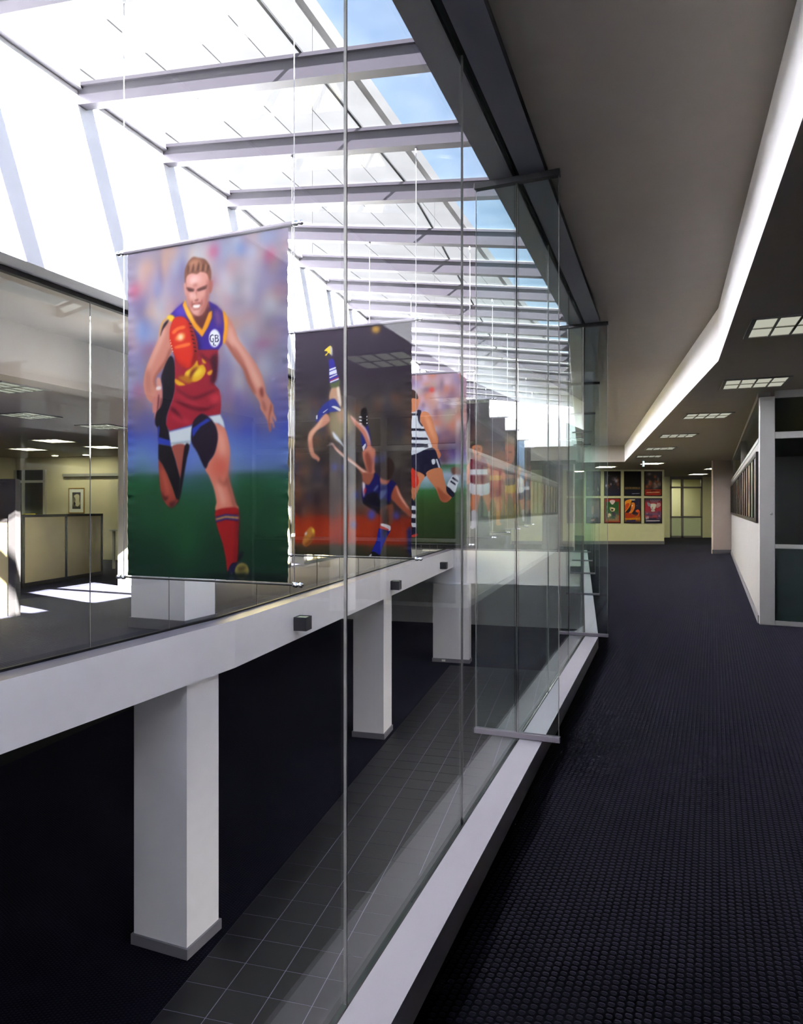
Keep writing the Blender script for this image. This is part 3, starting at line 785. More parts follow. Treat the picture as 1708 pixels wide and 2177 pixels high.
sweep('wall_skylight_inner', [(WI, 3.5), (WI, 5.285), (-4.4, 5.31), (-4.4, 3.5)], TA, TB, 'upstand', label='tall white upstand wall under the inner edge of the skylight', **S)
sweep('wall_skylight_outer', [(-0.19, 3.6), (-0.19, 4.78), (0, 4.755), (0, 3.6)], TA, TB, 'white', label='upstand over the glass wall under the skylight edge', **S)
def slab_poly(name, F, t0, t1, wz, mat, **kw):      # polygon in the w-z plane given depth along t
    k = len(wz)
    v = [F.p(t0, w, z) for w, z in wz] + [F.p(t1, w, z) for w, z in wz]
    f = [tuple(range(k))[::-1], tuple(range(k, 2 * k))] + [(i, (i + 1) % k, k + (i + 1) % k, k + i) for i in range(k)]
    return mesh_obj(name, v, f, mat, **kw)
slab_poly('wall_skylight_end', FB, TB, TB + 0.25, [(-4.4, 3.42), (0.0, 3.42), (0.0, 4.755), (-4.4, 5.31)], 'white', label='white upstand wall closing the far end of the skylight', **S)
slab_poly('wall_skylight_back', FA, TA - 0.25, TA, [(-4.4, 3.42), (0.0, 3.42), (0.0, 4.755), (-4.4, 5.31)], 'white', label='white upstand wall closing the near end of the skylight', **S)
box('wall_back', FA, TA - 0.25, TA, -18, 14, ZL, 3.62, 'white', label='plain white wall behind the viewer', **S)
sweep('wall_left', [(-16.2, ZL), (-16, ZL), (-16, 3.62), (-16.2, 3.62)], TA, 32, 'wall_o', label='cream outer wall of the office gallery', **S)
box('wall_far', F0, 36, 36.2, -26, 21, ZL, 3.62, 'wall_g', label='far wall beyond the end room', **S)
box('wall_outer_right', F0, -9, 36, 20, 20.2, ZL, 3.62, 'white', label='outer wall far to the right', **S)
box('wall_lower_right', FB, -20, 30, 5.0, 5.2, ZL, -0.5, 'white', label='white wall of the lower level under the walkway', **S)
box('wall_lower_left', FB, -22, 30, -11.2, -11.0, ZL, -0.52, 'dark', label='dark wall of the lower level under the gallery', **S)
box('wall_lower_end', FB, 22, 22.2, -18, 16, ZL, -0.5, 'white', label='end wall of the lower level', **S)
box('wall_walkway', FA, TA, 2.1, 5.4, 5.6, 0, 2.9, 'sframe', label='dark grey wall on the right of the walkway', **S)

# white beam closing the end of the void, with its ledge
box('end_beam', FB, TB, 15.3, -5.2, 0.1, -1.04, 0.05, 'white', label='deep white beam across the far end of the void', **S)
box('trim_2', FB, TB - 0.01, 15.3, -4.15, 0.02, 0.05, 0.085, 'flash', label='grey ledge on the end beam', **S)

# steel head beam over the glass wall
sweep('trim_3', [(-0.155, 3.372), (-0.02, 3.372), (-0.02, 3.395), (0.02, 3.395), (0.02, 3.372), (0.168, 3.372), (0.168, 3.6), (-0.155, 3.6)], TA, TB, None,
      mats=['slate2', 'black', 'slate'], fm=[0, 1, 1, 1, 2, 1, 2, 0], label='dark steel head beam above the glass wall', **S)  # paler left half paints in the glass reflection; black side, the gap's shade
sweep('trim_4', [(-0.035, 0), (-0.035, 0.1), (0.018, 0.1), (0.018, 0)], TA, TB, 'black', label='black channel at the foot of the glass wall', **S)
sweep('trim_5', [(-4.45, 0.067), (-4.45, 0.09), (-4.41, 0.09), (-4.41, 0.067)], TA, TB, 'black', label='black bead at the foot of the gallery glass', **S)
sweep('trim_6', [(-4.46, 3.455), (-4.46, 3.5), (-4.40, 3.5), (-4.40, 3.455)], TA, TB, 'black', label='black head channel of the gallery glass', **S)

# columns
def column(F, t0, t1, w0, w1, z0, z1, label, plinth=0.12, mat='white'):
    e = empty('column', F.p((t0 + t1) / 2, (w0 + w1) / 2, z0), label=label, kind='structure')
    box('shaft', F, t0, t1, w0, w1, z0, z1, mat, e)
    box('plinth', F, t0 - 0.025, t1 + 0.025, w0 - 0.025, w1 + 0.025, z0, z0 + plinth, 'skirt', e)
    return e
column(FA, -1.08, -0.50, -4.95, -4.20, ZL, -0.52, 'square white column of the lower level nearest the viewer')
column(FB, 6.93, 7.58, -4.90, -4.20, ZL, -0.52, 'square white column of the lower level in the middle of the void')
c3 = column(FB, 14.6, 15.0, -4.75, -3.55, ZL, -1.04, 'wide white column of the lower level at the far end')
box('power_outlet', FB, 14.565, 14.575, -4.45, -4.33, ZL + 0.03, ZL + 0.09, 'paper', c3)
column(FA, -0.77, -0.19, -5.28, -4.48, 0, 3.5, 'white column on the gallery behind the first banner')
column(FA, 0.6, 0.8, 3.0, 3.28, 0, 2.9, 'white column standing on the walkway at the right, outside the picture')
column(F0, 24.0, 24.6, 5.08, 5.68, 0, 2.98, 'grey column beyond the far end of the void', mat='grey')

# lower floor tiles, each laid on its own
ts = empty('tiled_strip', FB.p(-2, -2.4, ZL), label='strip of charcoal floor tiles with pale joints on the lower level', kind='structure')
TW, TT = 0.48, 0.42
box('grout_bed', FB, -2.6, -2.6 + 40 * TT, -4.1, -4.1 + 7 * TW, ZL - 0.01, ZL, 'grout', ts)
for i in range(40):
    for j in range(7):
        t0, w0 = -2.6 + i * TT, -4.1 + j * TW
        box('tile', FB, t0 + 0.005, t0 + TT - 0.005, w0 + 0.005, w0 + TW - 0.005, ZL, ZL + 0.004, 'tile', ts)

# ------------------------------------------------------------------ glass wall of the walkway
GL = ('glass', 'gedge')
win1 = empty('window_1', FA.p(-4, 0, 0.1), label='full-height frameless glass wall along the walkway', kind='structure')
def pane_run(F, t0, t1, n, w, z0, z1, parent, first=True):
    L = (t1 - t0) / n
    for i in range(n):
        box('pane', F, t0 + i * L + 0.003, t0 + (i + 1) * L - 0.003, w - 0.004, w + 0.004, z0, z1, GL, parent)
        if i or first:
            box('joint_seal', F, t0 + i * L - 0.003, t0 + i * L + 0.003, w - 0.0042, w + 0.0042, z0, z1, 'seal', parent)
def glass_fin(F, t, parent):
    e = empty('glass_fin', F.p(t, 0, 0.13), parent=parent)
    for s in (-1, 1):
        a, b = (0.012, 0.24) if s > 0 else (-0.24, -0.012)
        box('fin_pane', F, t - 0.005, t + 0.005, a, b, 0.15, 3.34, ('glass_fin', 'gedge'), e)
        box('fin_edge', F, t - 0.004, t + 0.004, (0.24 if s > 0 else -0.244), (0.244 if s > 0 else -0.24), 0.15, 3.34, 'seal', e)
    box('foot_clamp', F, t - 0.018, t + 0.018, -0.25, 0.25, 0.118, 0.15, 'flash', e, 0.003)
    box('head_clamp', F, t - 0.022, t + 0.022, -0.25, 0.25, 3.335, 3.37, 'clamp', e, 0.003)
pane_run(FA, -10.17, 0, 9, 0, 0.1, 3.38, win1, False)
pane_run(FB, 0, 14.94, 13, 0, 0.1, 3.38, win1)
for t in (-3.39, 0.0):
    glass_fin(FA, t, win1)
for t in (3.45, 6.9, 10.35, 13.8):
    glass_fin(FB, t, win1)

# ------------------------------------------------------------------ glass of the gallery and of the far end
win2 = empty('window_2', FA.p(-4, -4.43, 0.08), label='frameless glass screen along the office gallery', kind='structure')
pane_run(FA, -10.15, -1.1, 8, -4.43, 0.08, 3.47, win2, False)
pane_run(FA, -1.1, -0.2515, 1, -4.43, 0.08, 3.47, win2)
pane_run(FB, 0.2515, 14.9, 13, -4.43, 0.08, 3.47, win2)
win3 = empty('window_3', FB.p(TB + 0.1, -2, 0.085), label='frameless glass screen across the far end of the void', kind='structure')
for i in range(4):
    w0 = -4.3 + i * 1.06
    box('pane', FB, TB + 0.1, TB + 0.112, w0 + 0.005, w0 + 1.055, 0.085, 3.42, GL, win3)

# ------------------------------------------------------------------ skylight: rafters and roof panes
sky = empty('skylight', FM.p(0, -2, 4.9), label='sloping glass roof on grey steel rafters over the void', kind='structure')
rafters = [(FA, -0.356 - 1.12 * k) for k in range(8, -1, -1)] + [(FB, 1.136 + 1.12 * k) for k in range(13)]
W0, W1, WM = -4.15, -0.15, -1.84
for F, t in rafters:
    prof = [(-0.05, -0.185), (0.05, -0.185), (0.05, -0.03), (0.075, -0.03), (0.075, 0.0), (-0.075, 0.0), (-0.075, -0.03), (-0.05, -0.03)]
    k = len(prof)
    v = [F.p(t + dt, w, zg(w) + dz) for w in (W0, W1) for dt, dz in prof]
    f = [tuple(range(k)), tuple(range(k, 2 * k))[::-1]] + [(i, k + i, k + (i + 1) % k, (i + 1) % k) for i in range(k)]
    mesh_obj('rafter', v, f, 'steel', sky)
    v = [F.p(t + dt, w, zg(w) + dz) for w in (W0, W1) for dt, dz in ((-0.03, 0.0), (0.03, 0.0), (0.03, 0.02), (-0.03, 0.02))]
    mesh_obj('glazing_bar', v, [(0, 1, 2, 3), (7, 6, 5, 4), (0, 4, 5, 1), (1, 5, 6, 2), (2, 6, 7, 3), (3, 7, 4, 0)], 'alu', sky)
lines = [(FA, TA)] + rafters + [(FB, TB)]
for (Fa, ta), (Fb, tb) in zip(lines[:-1], lines[1:]):
    for wa, wb in ((-4.3, WM - 0.012), (WM + 0.012, -0.02)):
        c = [Fa.p(ta + 0.035, wa), Fa.p(ta + 0.035, wb), Fb.p(tb - 0.035, wb), Fb.p(tb - 0.035, wa)]
        zz = [zg(wa), zg(wb), zg(wb), zg(wa)]
        v = [(x, y, z + d) for d in (0.004, 0.02) for (x, y, _), z in zip(c, zz)]
        mesh_obj('roof_pane', v, BOXF, 'glass_sky', sky)
    c = [Fa.p(ta + 0.035, WM - 0.012), Fa.p(ta + 0.035, WM + 0.012), Fb.p(tb - 0.035, WM + 0.012), Fb.p(tb - 0.035, WM - 0.012)]
    v = [(x, y, zg(WM) + d) for d in (0.0, 0.022) for (x, y, _) in c]
    mesh_obj('roof_seal', v, BOXF, 'black', sky)
# edge frame of the skylight on the inner wall
sweep('trim_7', [(-4.15, 5.22), (-4.15, 5.285), (-4.09, 5.278), (-4.09, 5.22)], TA, TB, 'steel', label='grey steel edge frame of the skylight on the inner wall', **S)

# neighbouring building seen through the roof
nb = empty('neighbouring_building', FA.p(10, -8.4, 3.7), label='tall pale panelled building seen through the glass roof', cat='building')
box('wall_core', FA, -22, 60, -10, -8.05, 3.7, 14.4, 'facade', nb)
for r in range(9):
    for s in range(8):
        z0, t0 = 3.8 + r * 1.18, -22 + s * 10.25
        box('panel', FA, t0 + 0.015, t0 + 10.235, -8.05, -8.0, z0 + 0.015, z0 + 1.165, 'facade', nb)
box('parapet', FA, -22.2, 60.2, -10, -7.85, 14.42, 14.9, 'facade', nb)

# ------------------------------------------------------------------ banners hung from the rafters
def bg_runner(cv, rng):
    cv.vgrad([(0, (150, 140, 165)), (700, (128, 122, 160)), (880, (86, 88, 150)), (960, (60, 76, 168)), (1080, (96, 124, 178)), (1150, (92, 118, 150)), (1180, (44, 82, 62)), (1210, (30, 82, 48)), (1420, (28, 66, 42)), (1520, (22, 52, 36)), (1700, (24, 50, 38))])
    pal = [(176, 190, 204), (150, 170, 196), (186, 140, 136), (190, 150, 126), (150, 84, 116), (110, 104, 146), (100, 94, 136), (186, 180, 190), (120, 130, 176), (156, 124, 140), (200, 196, 188), (140, 134, 150), (128, 120, 130)]
    cv.crowd(20, 800, pal, 190, 25, 75, rng, 0.6)
    cv.crowd(780, 930, [(100, 90, 110), (130, 110, 110), (80, 84, 150)], 22, 30, 80, rng, 0.5)
    for x, y, r, c in ((560, 60, 40, (196, 70, 110)), (730, 70, 40, (90, 130, 200)), (790, 90, 40, (170, 190, 220)), (130, 90, 60, (206, 150, 110)), (900, 120, 40, (190, 70, 110)), (40, 200, 50, (200, 70, 100)), (90, 420, 60, (110, 150, 210)), (620, 200, 55, (190, 200, 210)), (790, 480, 60, (180, 190, 196)), (860, 660, 60, (170, 186, 200))):
        cv.blob(x, y, r, c, 0.5)
    cv.crowd(1000, 1150, [(120, 150, 190), (80, 100, 180)], 20, 40, 120, rng, 0.3)
    cv.crowd(1200, 1560, [(36, 92, 52), (26, 60, 40)], 24, 40, 120, rng, 0.35)
def bg_tackle(cv, rng):
    cv.vgrad([(0, (66, 58, 72)), (350, (54, 46, 58)), (560, (70, 64, 66)), (800, (74, 66, 58)), (1150, (64, 54, 54)), (1380, (76, 54, 50)), (1425, (140, 44, 26)), (1530, (170, 58, 34)), (1600, (150, 50, 28)), (1632, (64, 60, 44)), (1700, (54, 54, 42))])
    cv.crowd(480, 1400, [(96, 84, 72), (40, 34, 44), (120, 78, 58), (60, 60, 80), (104, 100, 88), (36, 30, 34)], 130, 25, 70, rng, 0.55)
    cv.crowd(1460, 1590, [(196, 74, 36), (130, 34, 22)], 14, 40, 120, rng, 0.4)
def bg_kick(cv, rng):
    cv.vgrad([(0, (190, 160, 176)), (500, (180, 140, 140)), (700, (120, 90, 110)), (820, (120, 100, 160)), (900, (150, 160, 180)), (920, (66, 130, 84)), (1010, (170, 184, 206)), (1130, (110, 150, 150)), (1170, (58, 110, 60)), (1300, (58, 84, 40)), (1560, (46, 66, 34)), (1700, (60, 66, 44))])
    cv.crowd(0, 620, [(216, 206, 216), (206, 120, 90), (150, 140, 190), (196, 140, 120), (180, 170, 150), (120, 90, 120), (220, 190, 200)], 150, 20, 60, rng, 0.7)
    cv.blob(640, 160, 30, (206, 60, 50), 0.9)
    cv.crowd(560, 860, [(90, 50, 50), (70, 60, 110), (190, 150, 170)], 30, 30, 70, rng, 0.6)
def bg_misc(cv, rng, top, mid, low):
    cv.vgrad([(0, top), (500, top), (700, mid), (1050, mid), (1200, low), (1700, low)])
    cv.crowd(300, 1100, [tuple(min(255, c + d) for c in mid) for d in (-24, 30, 60)] + [(150, 90, 66)], 60, 30, 90, rng, 0.5)
def player(cv, x, jersey, jersey2, shorts, sock, skin=(176, 110, 78), hair=(60, 42, 34), lean=0, y0=520):
    """a leaning footballer as the print shows him: head, striped top, arms, shorts, legs and socks"""
    X = lambda pts: [(x + a + lean * (b - 600) / 600.0, b + y0 - 520) for a, b in pts]
    cv.poly(X([(-70, 760), (-150, 820), (-190, 930), (-170, 1040), (-130, 1030), (-130, 940), (-80, 860)]), skin)
    cv.poly(X([(70, 760), (150, 800), (200, 900), (250, 960), (220, 1000), (150, 930), (90, 860)]), skin)
    cv.poly(X([(-90, 1130), (0, 1160), (-30, 1300), (-60, 1400), (-120, 1400), (-130, 1280)]), skin)
    cv.poly(X([(10, 1150), (110, 1120), (160, 1270), (150, 1400), (90, 1400), (60, 1280)]), skin)
    cv.poly(X([(-125, 1380), (-58, 1390), (-70, 1560), (-110, 1600), (-150, 1590), (-130, 1480)]), sock)
    cv.poly(X([(88, 1390), (152, 1390), (150, 1540), (190, 1590), (110, 1600), (95, 1500)]), sock)
    cv.poly(X([(-110, 1020), (110, 1020), (130, 1150), (20, 1190), (-20, 1180), (-120, 1160)]), shorts)
    cv.poly(X([(-100, 740), (-40, 700), (40, 700), (100, 740), (120, 880), (110, 1030), (-110, 1030), (-115, 880)]), jersey)
    cv.poly(X([(-112, 860), (118, 860), (116, 930), (-112, 930)]), jersey2, 3, 'p')
    cv.poly(X([(-35, 660), (35, 660), (45, 720), (0, 760), (-45, 720)]), tuple(int(c * .8) for c in skin))
    cv.poly(X([(-62, 560), (0, 520), (62, 560), (58, 650), (20, 705), (-20, 705), (-58, 650)]), skin)
    cv.poly(X([(-68, 590), (-50, 515), (0, 490), (55, 515), (68, 590), (40, 560), (-40, 560)]), hair)
    cv.poly(X([(-34, 606), (-12, 606), (-12, 616), (-34, 616)]), hair, 2, 'p'); cv.poly(X([(12, 606), (34, 606), (34, 616), (12, 616)]), hair, 2, 'p')
    cv.poly(X([(-20, 660), (20, 660), (14, 676), (-14, 676)]), (90, 30, 30), 2)

def art(kind, nx):
    rng = random.Random(hash(kind) % 1000 if not isinstance(kind, str) else sum(map(ord, kind)))
    cv = Canvas(nx, int(nx * 1.7))
    if kind == 'runner': bg_runner(cv, rng); cv.draw(BANNER_RUNNER)
    elif kind == 'tackle': bg_tackle(cv, rng); cv.draw(BANNER_TACKLE)
    elif kind == 'kick': bg_kick(cv, rng); cv.draw(BANNER_KICK)
    elif kind == 'mark':
        bg_misc(cv, rng, (58, 46, 56), (84, 62, 50), (90, 96, 80)); cv.crowd(650, 1000, [(150, 90, 60), (190, 200, 210)], 14, 30, 70, rng)
        player(cv, 840, (120, 30, 50), (214, 216, 220), (214, 216, 222), (200, 200, 206), (206, 120, 76), lean=40)
        player(cv, 300, (60, 70, 150), (200, 60, 50), (226, 226, 230), (60, 70, 150), (176, 104, 72), y0=760)
    elif kind == 'gather':
        bg_misc(cv, rng, (84, 70, 84), (110, 80, 74), (110, 110, 66)); player(cv, 860, (170, 54, 50), (206, 150, 60), (150, 46, 46), (206, 150, 60), (206, 126, 86), lean=-60); cv.poly([(780, 560), (960, 500), (1000, 700), (900, 760), (800, 720)], (150, 96, 70), 20)
    elif kind == 'sprint':
        bg_misc(cv, rng, (62, 50, 52), (106, 78, 60), (130, 120, 50)); player(cv, 840, (60, 36, 40), (150, 90, 60), (206, 170, 40), (206, 170, 40), (186, 110, 76), (140, 110, 80), lean=30, y0=420)
        cv.poly([(700, 330), (740, 220), (860, 190), (960, 240), (980, 380), (940, 540), (840, 600), (740, 530)], (180, 108, 78)); cv.poly([(680, 330), (700, 180), (800, 100), (920, 110), (1000, 200), (990, 320), (930, 240), (840, 250), (760, 260), (720, 360)], (140, 114, 92), 10); cv.poly([(760, 370), (810, 362), (810, 378), (762, 386)], (50, 30, 28)); cv.poly([(870, 362), (920, 362), (920, 378), (872, 378)], (50, 30, 28)); cv.poly([(790, 500), (890, 496), (870, 520), (810, 522)], (90, 36, 32))
    elif kind == 'jump':
        bg_misc(cv, rng, (150, 178, 214), (120, 150, 190), (110, 120, 70)); player(cv, 860, (226, 228, 232), (196, 200, 206), (70, 70, 90), (226, 226, 226), (206, 146, 100), (196, 160, 90))
    else:
        bg_misc(cv, rng, (70, 60, 60), (84, 66, 58), (70, 80, 60)); player(cv, 860, (40, 40, 60), (226, 226, 230), (40, 40, 50), (40, 40, 60))
    return cv

def banner(F, t, wa, wb, kind, nx, label, seed):
    zt, zb = 3.17, 0.985
    e = empty('banner', F.p(t, (wa + wb) / 2, zb), label=label, cat='banner', group='printed banners hung from the rafters')
    ca, cb = wa + 0.022, wb - 0.03
    rng = np.random.RandomState(seed)
    ph = rng.uniform(0, 6.28, 8)
    def place(U, V):
        w = ca + (cb - ca) * U
        edge = np.clip((np.abs(U - 0.5) - 0.40) / 0.10, 0, 1) ** 2
        rip = sum(np.sin(V * k * 1.0 + ph[i]) for i, k in enumerate((61, 95, 150, 230))) * 0.0016
        d = edge * rip + 0.006 * np.sin(U * 5 + ph[5]) * np.sin(V * 4 + ph[6]) * np.sin(V * math.pi)
        w = w + np.where(U > 0.5, 1, -1) * edge * rip * 0.3
        z = zt - 0.012 + (zb + 0.012 - zt + 0.012) * V
        x = F.o[0] + (t + d) * F.h[0] + w * F.n[0]
        y = F.o[1] + (t + d) * F.h[1] + w * F.n[1]
        return x, y, z
    sheet('cloth', art(kind, nx), place, 'print', e, gain=0.58)
    tube('top_rod', F.p(t, wa - 0.02, zt), F.p(t, wb + 0.01, zt), 0.016, 'flash', e, 10)
    tube('bottom_rod', F.p(t, wa - 0.01, zb), F.p(t, wb + 0.01, zb), 0.007, 'black', e, 10)
    cap = [(0, 0.010), (0.004, 0.016), (0.03, 0.017), (0.036, 0.011), (0.044, 0.011), (0.048, 0.016), (0.066, 0.015), (0.074, 0.006)]
    nvec = Vector((F.n[0], F.n[1], 0))
    for z in (zt, zb):
        lathe('rod_end', F.p(t, wb + 0.002, z), nvec, cap, 'chrome', e)
        lathe('rod_end', F.p(t, wa - 0.002, z), -nvec, cap, 'chrome', e)
    for w in (wa - 0.012, wb + 0.012):
        top = zg(w) - 0.185
        tube('cable', F.p(t, w, zb), F.p(t, w, top), 0.0032, 'cable', e, 6)
        lathe('cable_anchor', F.p(t, w, top - 0.05), (0, 0, 1), [(0, 0.004), (0.01, 0.009), (0.04, 0.009), (0.05, 0.014)], 'chrome', e, 8)
    return e

banner(FA, -3.716, -2.59, -1.30, 'runner', 320, 'nearest banner with a running footballer chasing a red ball', 1)
banner(FA, -1.476, -2.607, -1.334, 'tackle', 230, 'second banner with an upended player over a red pitch at night', 2)
BN = [('kick', 150, 'third banner with a kicker in navy and white hoops'), ('mark', 80, 'fourth banner with a dark top and a player in white shorts'),
      ('gather', 70, 'fifth banner with a player in red'), ('sprint', 70, 'sixth banner with a curly haired player in yellow shorts'),
      ('jump', 60, 'seventh banner with pale blue sky and a player in white'), ('last', 60, 'eighth and farthest banner with a dark print')]
for k, (kd, nx, lb) in enumerate(BN):
    banner(FB, 1.136 + 2.24 * k, -2.686, -1.388, kd, nx, lb, 10 + k)

# ------------------------------------------------------------------ wall lamps on the slab edges
def wall_lamp(F, t0, t1, w0, w1, zc, label, h=0.2):
    e = empty('wall_lamp', F.p((t0 + t1) / 2, (w0 + w1) / 2, zc - h / 2), label=label, cat='lamp', group='charcoal box lamps on the white slab edges')
    th = 0.012; z0, z1 = zc - h / 2, zc + h / 2
    box('housing_side', F, t0, t0 + th, w0, w1, z0, z1, 'lamp', e)
    box('housing_side', F, t1 - th, t1, w0, w1, z0, z1, 'lamp', e)
    box('housing_side', F, t0 + th, t1 - th, w1 - th, w1, z0, z1, 'lamp', e)
    box('back_plate', F, t0 + th, t1 - th, w0, w0 + th, z0, z1, 'lamp', e)
    box('lens', F, t0 + th, t1 - th, w0 + th, w1 - th, z1 - 0.02, z1 - 0.012, 'frost2', e)
wall_lamp(FB, 2.0, 2.22, -4.15, -3.95, -0.27, 'charcoal box lamp on the gallery slab edge, nearest of three')
wall_lamp(FB, 7.3, 7.52, -4.15, -3.95, -0.28, 'charcoal box lamp on the gallery slab edge, middle of three')
wall_lamp(FB, 12.8, 13.02, -4.15, -3.95, -0.29, 'charcoal box lamp on the gallery slab edge, farthest of three')
wall_lamp(FB, 14.78, 15.0, -0.36, -0.02, -0.50, 'charcoal box lamp on the end beam beside the glass wall')

# ------------------------------------------------------------------ ceiling lights
def troffer(F, x, y, z, label, mat, grp, sw=0.62, st=0.6):
    Fo = Frame((x, y), math.degrees(F.a))
    e = empty('ceiling_light', (x, y, z), label=label, cat='ceiling light', group=grp)
    a, b = sw / 2, st / 2
    fr = 0.035
    for (t0, t1, w0, w1) in ((-b - fr, -b, -a - fr, a + fr), (b, b + fr, -a - fr, a + fr), (-b, b, -a - fr, -a), (-b, b, a, a + fr)):
        box('trim_bar', Fo, t0, t1, w0, w1, z - 0.012, z - 0.0005, 'trim', e)
    box('lens', Fo, -b, b, -a, a, z - 0.004, z - 0.0005, mat, e)
    for i in (1, 2, 3):
        box('blade', Fo, -b, b, -a + i * sw / 4 - 0.01, -a + i * sw / 4 + 0.01, z - 0.012, z - 0.004, 'blade', e)
    box('blade', Fo, -0.01, 0.01, -a, a, z - 0.012, z - 0.004, 'blade', e)
ORD = ['nearest', 'second', 'third', 'fourth', 'fifth', 'sixth']
for i, (x, y) in enumerate(((3.12, 5.39), (4.09, 7.9), (4.79, 10.7), (5.53, 13.65), (6.3, 16.6), (6.93, 19.1))):
    troffer(FA if i < 2 else FB, x, y, 2.9, ORD[i] + ' square ceiling light over the carpeted walkway', 'tube_walk', 'walkway ceiling lights')
for i, (x, y, lb) in enumerate(((8.6, 23.4, 'ceiling light before the poster wall, beside the exit sign'), (7.6, 25.4, 'ceiling light close to the poster wall'),
                               (12.2, 26.5, 'ceiling light in front of the far glazed door'), (13.4, 30.8, 'ceiling light just before the far glazed door'), (13.9, 34.8, 'ceiling light in the room behind the far door'))):
    troffer(F0, x, y, 2.98, lb, 'tube_end', 'end zone ceiling lights')
for i, (x, y) in enumerate(((-4.75, 8.2), (-5.85, 10.7), (-5.3, 12.15), (-7.5, 14.7), (-7.1, 16.2), (-9.2, 16.8))):
    troffer(FA if i < 2 else FB, x, y, 2.9, ORD[i] + ' ceiling light over the office gallery counted from the gallery glass', 'tube_near' if i < 3 else 'tube_office', 'office gallery ceiling lights')

for i in range(5):  # added fill lights, out of view, to brighten the lower columns
    x, y, _ = FB.p(-5.5 + i * 4.2, 1.6)
    troffer(FB, x, y, -0.5, ORD[i] + ' added fill light of the lower level under the walkway', 'fill_low', 'added lower level fill lights', 1.2, 0.6)

for i, w in enumerate((-14.0, -13.0)):  # small fill lamps added to brighten the office end wall
    x, y, _ = FB.p(8.3, w)
    e = empty('fill_lamp', (x, y, 2.9), label=('left' if i == 0 else 'right') + ' added fill lamp over the framed print in the office', cat='fill_lamp', group='added office fill lamps')
    lathe('ring', (x, y, 2.885), (0, 0, 1), [(0, 0.085), (0.004, 0.095), (0.0145, 0.095)], 'trim', e, 16)
    lathe('lens', (x, y, 2.882), (0, 0, 1), [(0, 0.07), (0.003, 0.072)], 'fill_spot', e, 16)

ex = empty('exit_sign', (7.46, 21.2, 2.74), label='small lit exit sign hanging from the ceiling before the posters', cat='sign')
box('sign_body', F0, 21.02, 21.1, 7.435, 7.485, 2.72, 2.90, 'sign_green', ex, 0.004)
box('sign_face', F0, 21.0, 21.02, 7.435, 7.485, 2.73, 2.89, 'sign', ex)
box('hanger', F0, 21.03, 21.07, 7.455, 7.465, 2.90, 2.98, 'alu', ex)

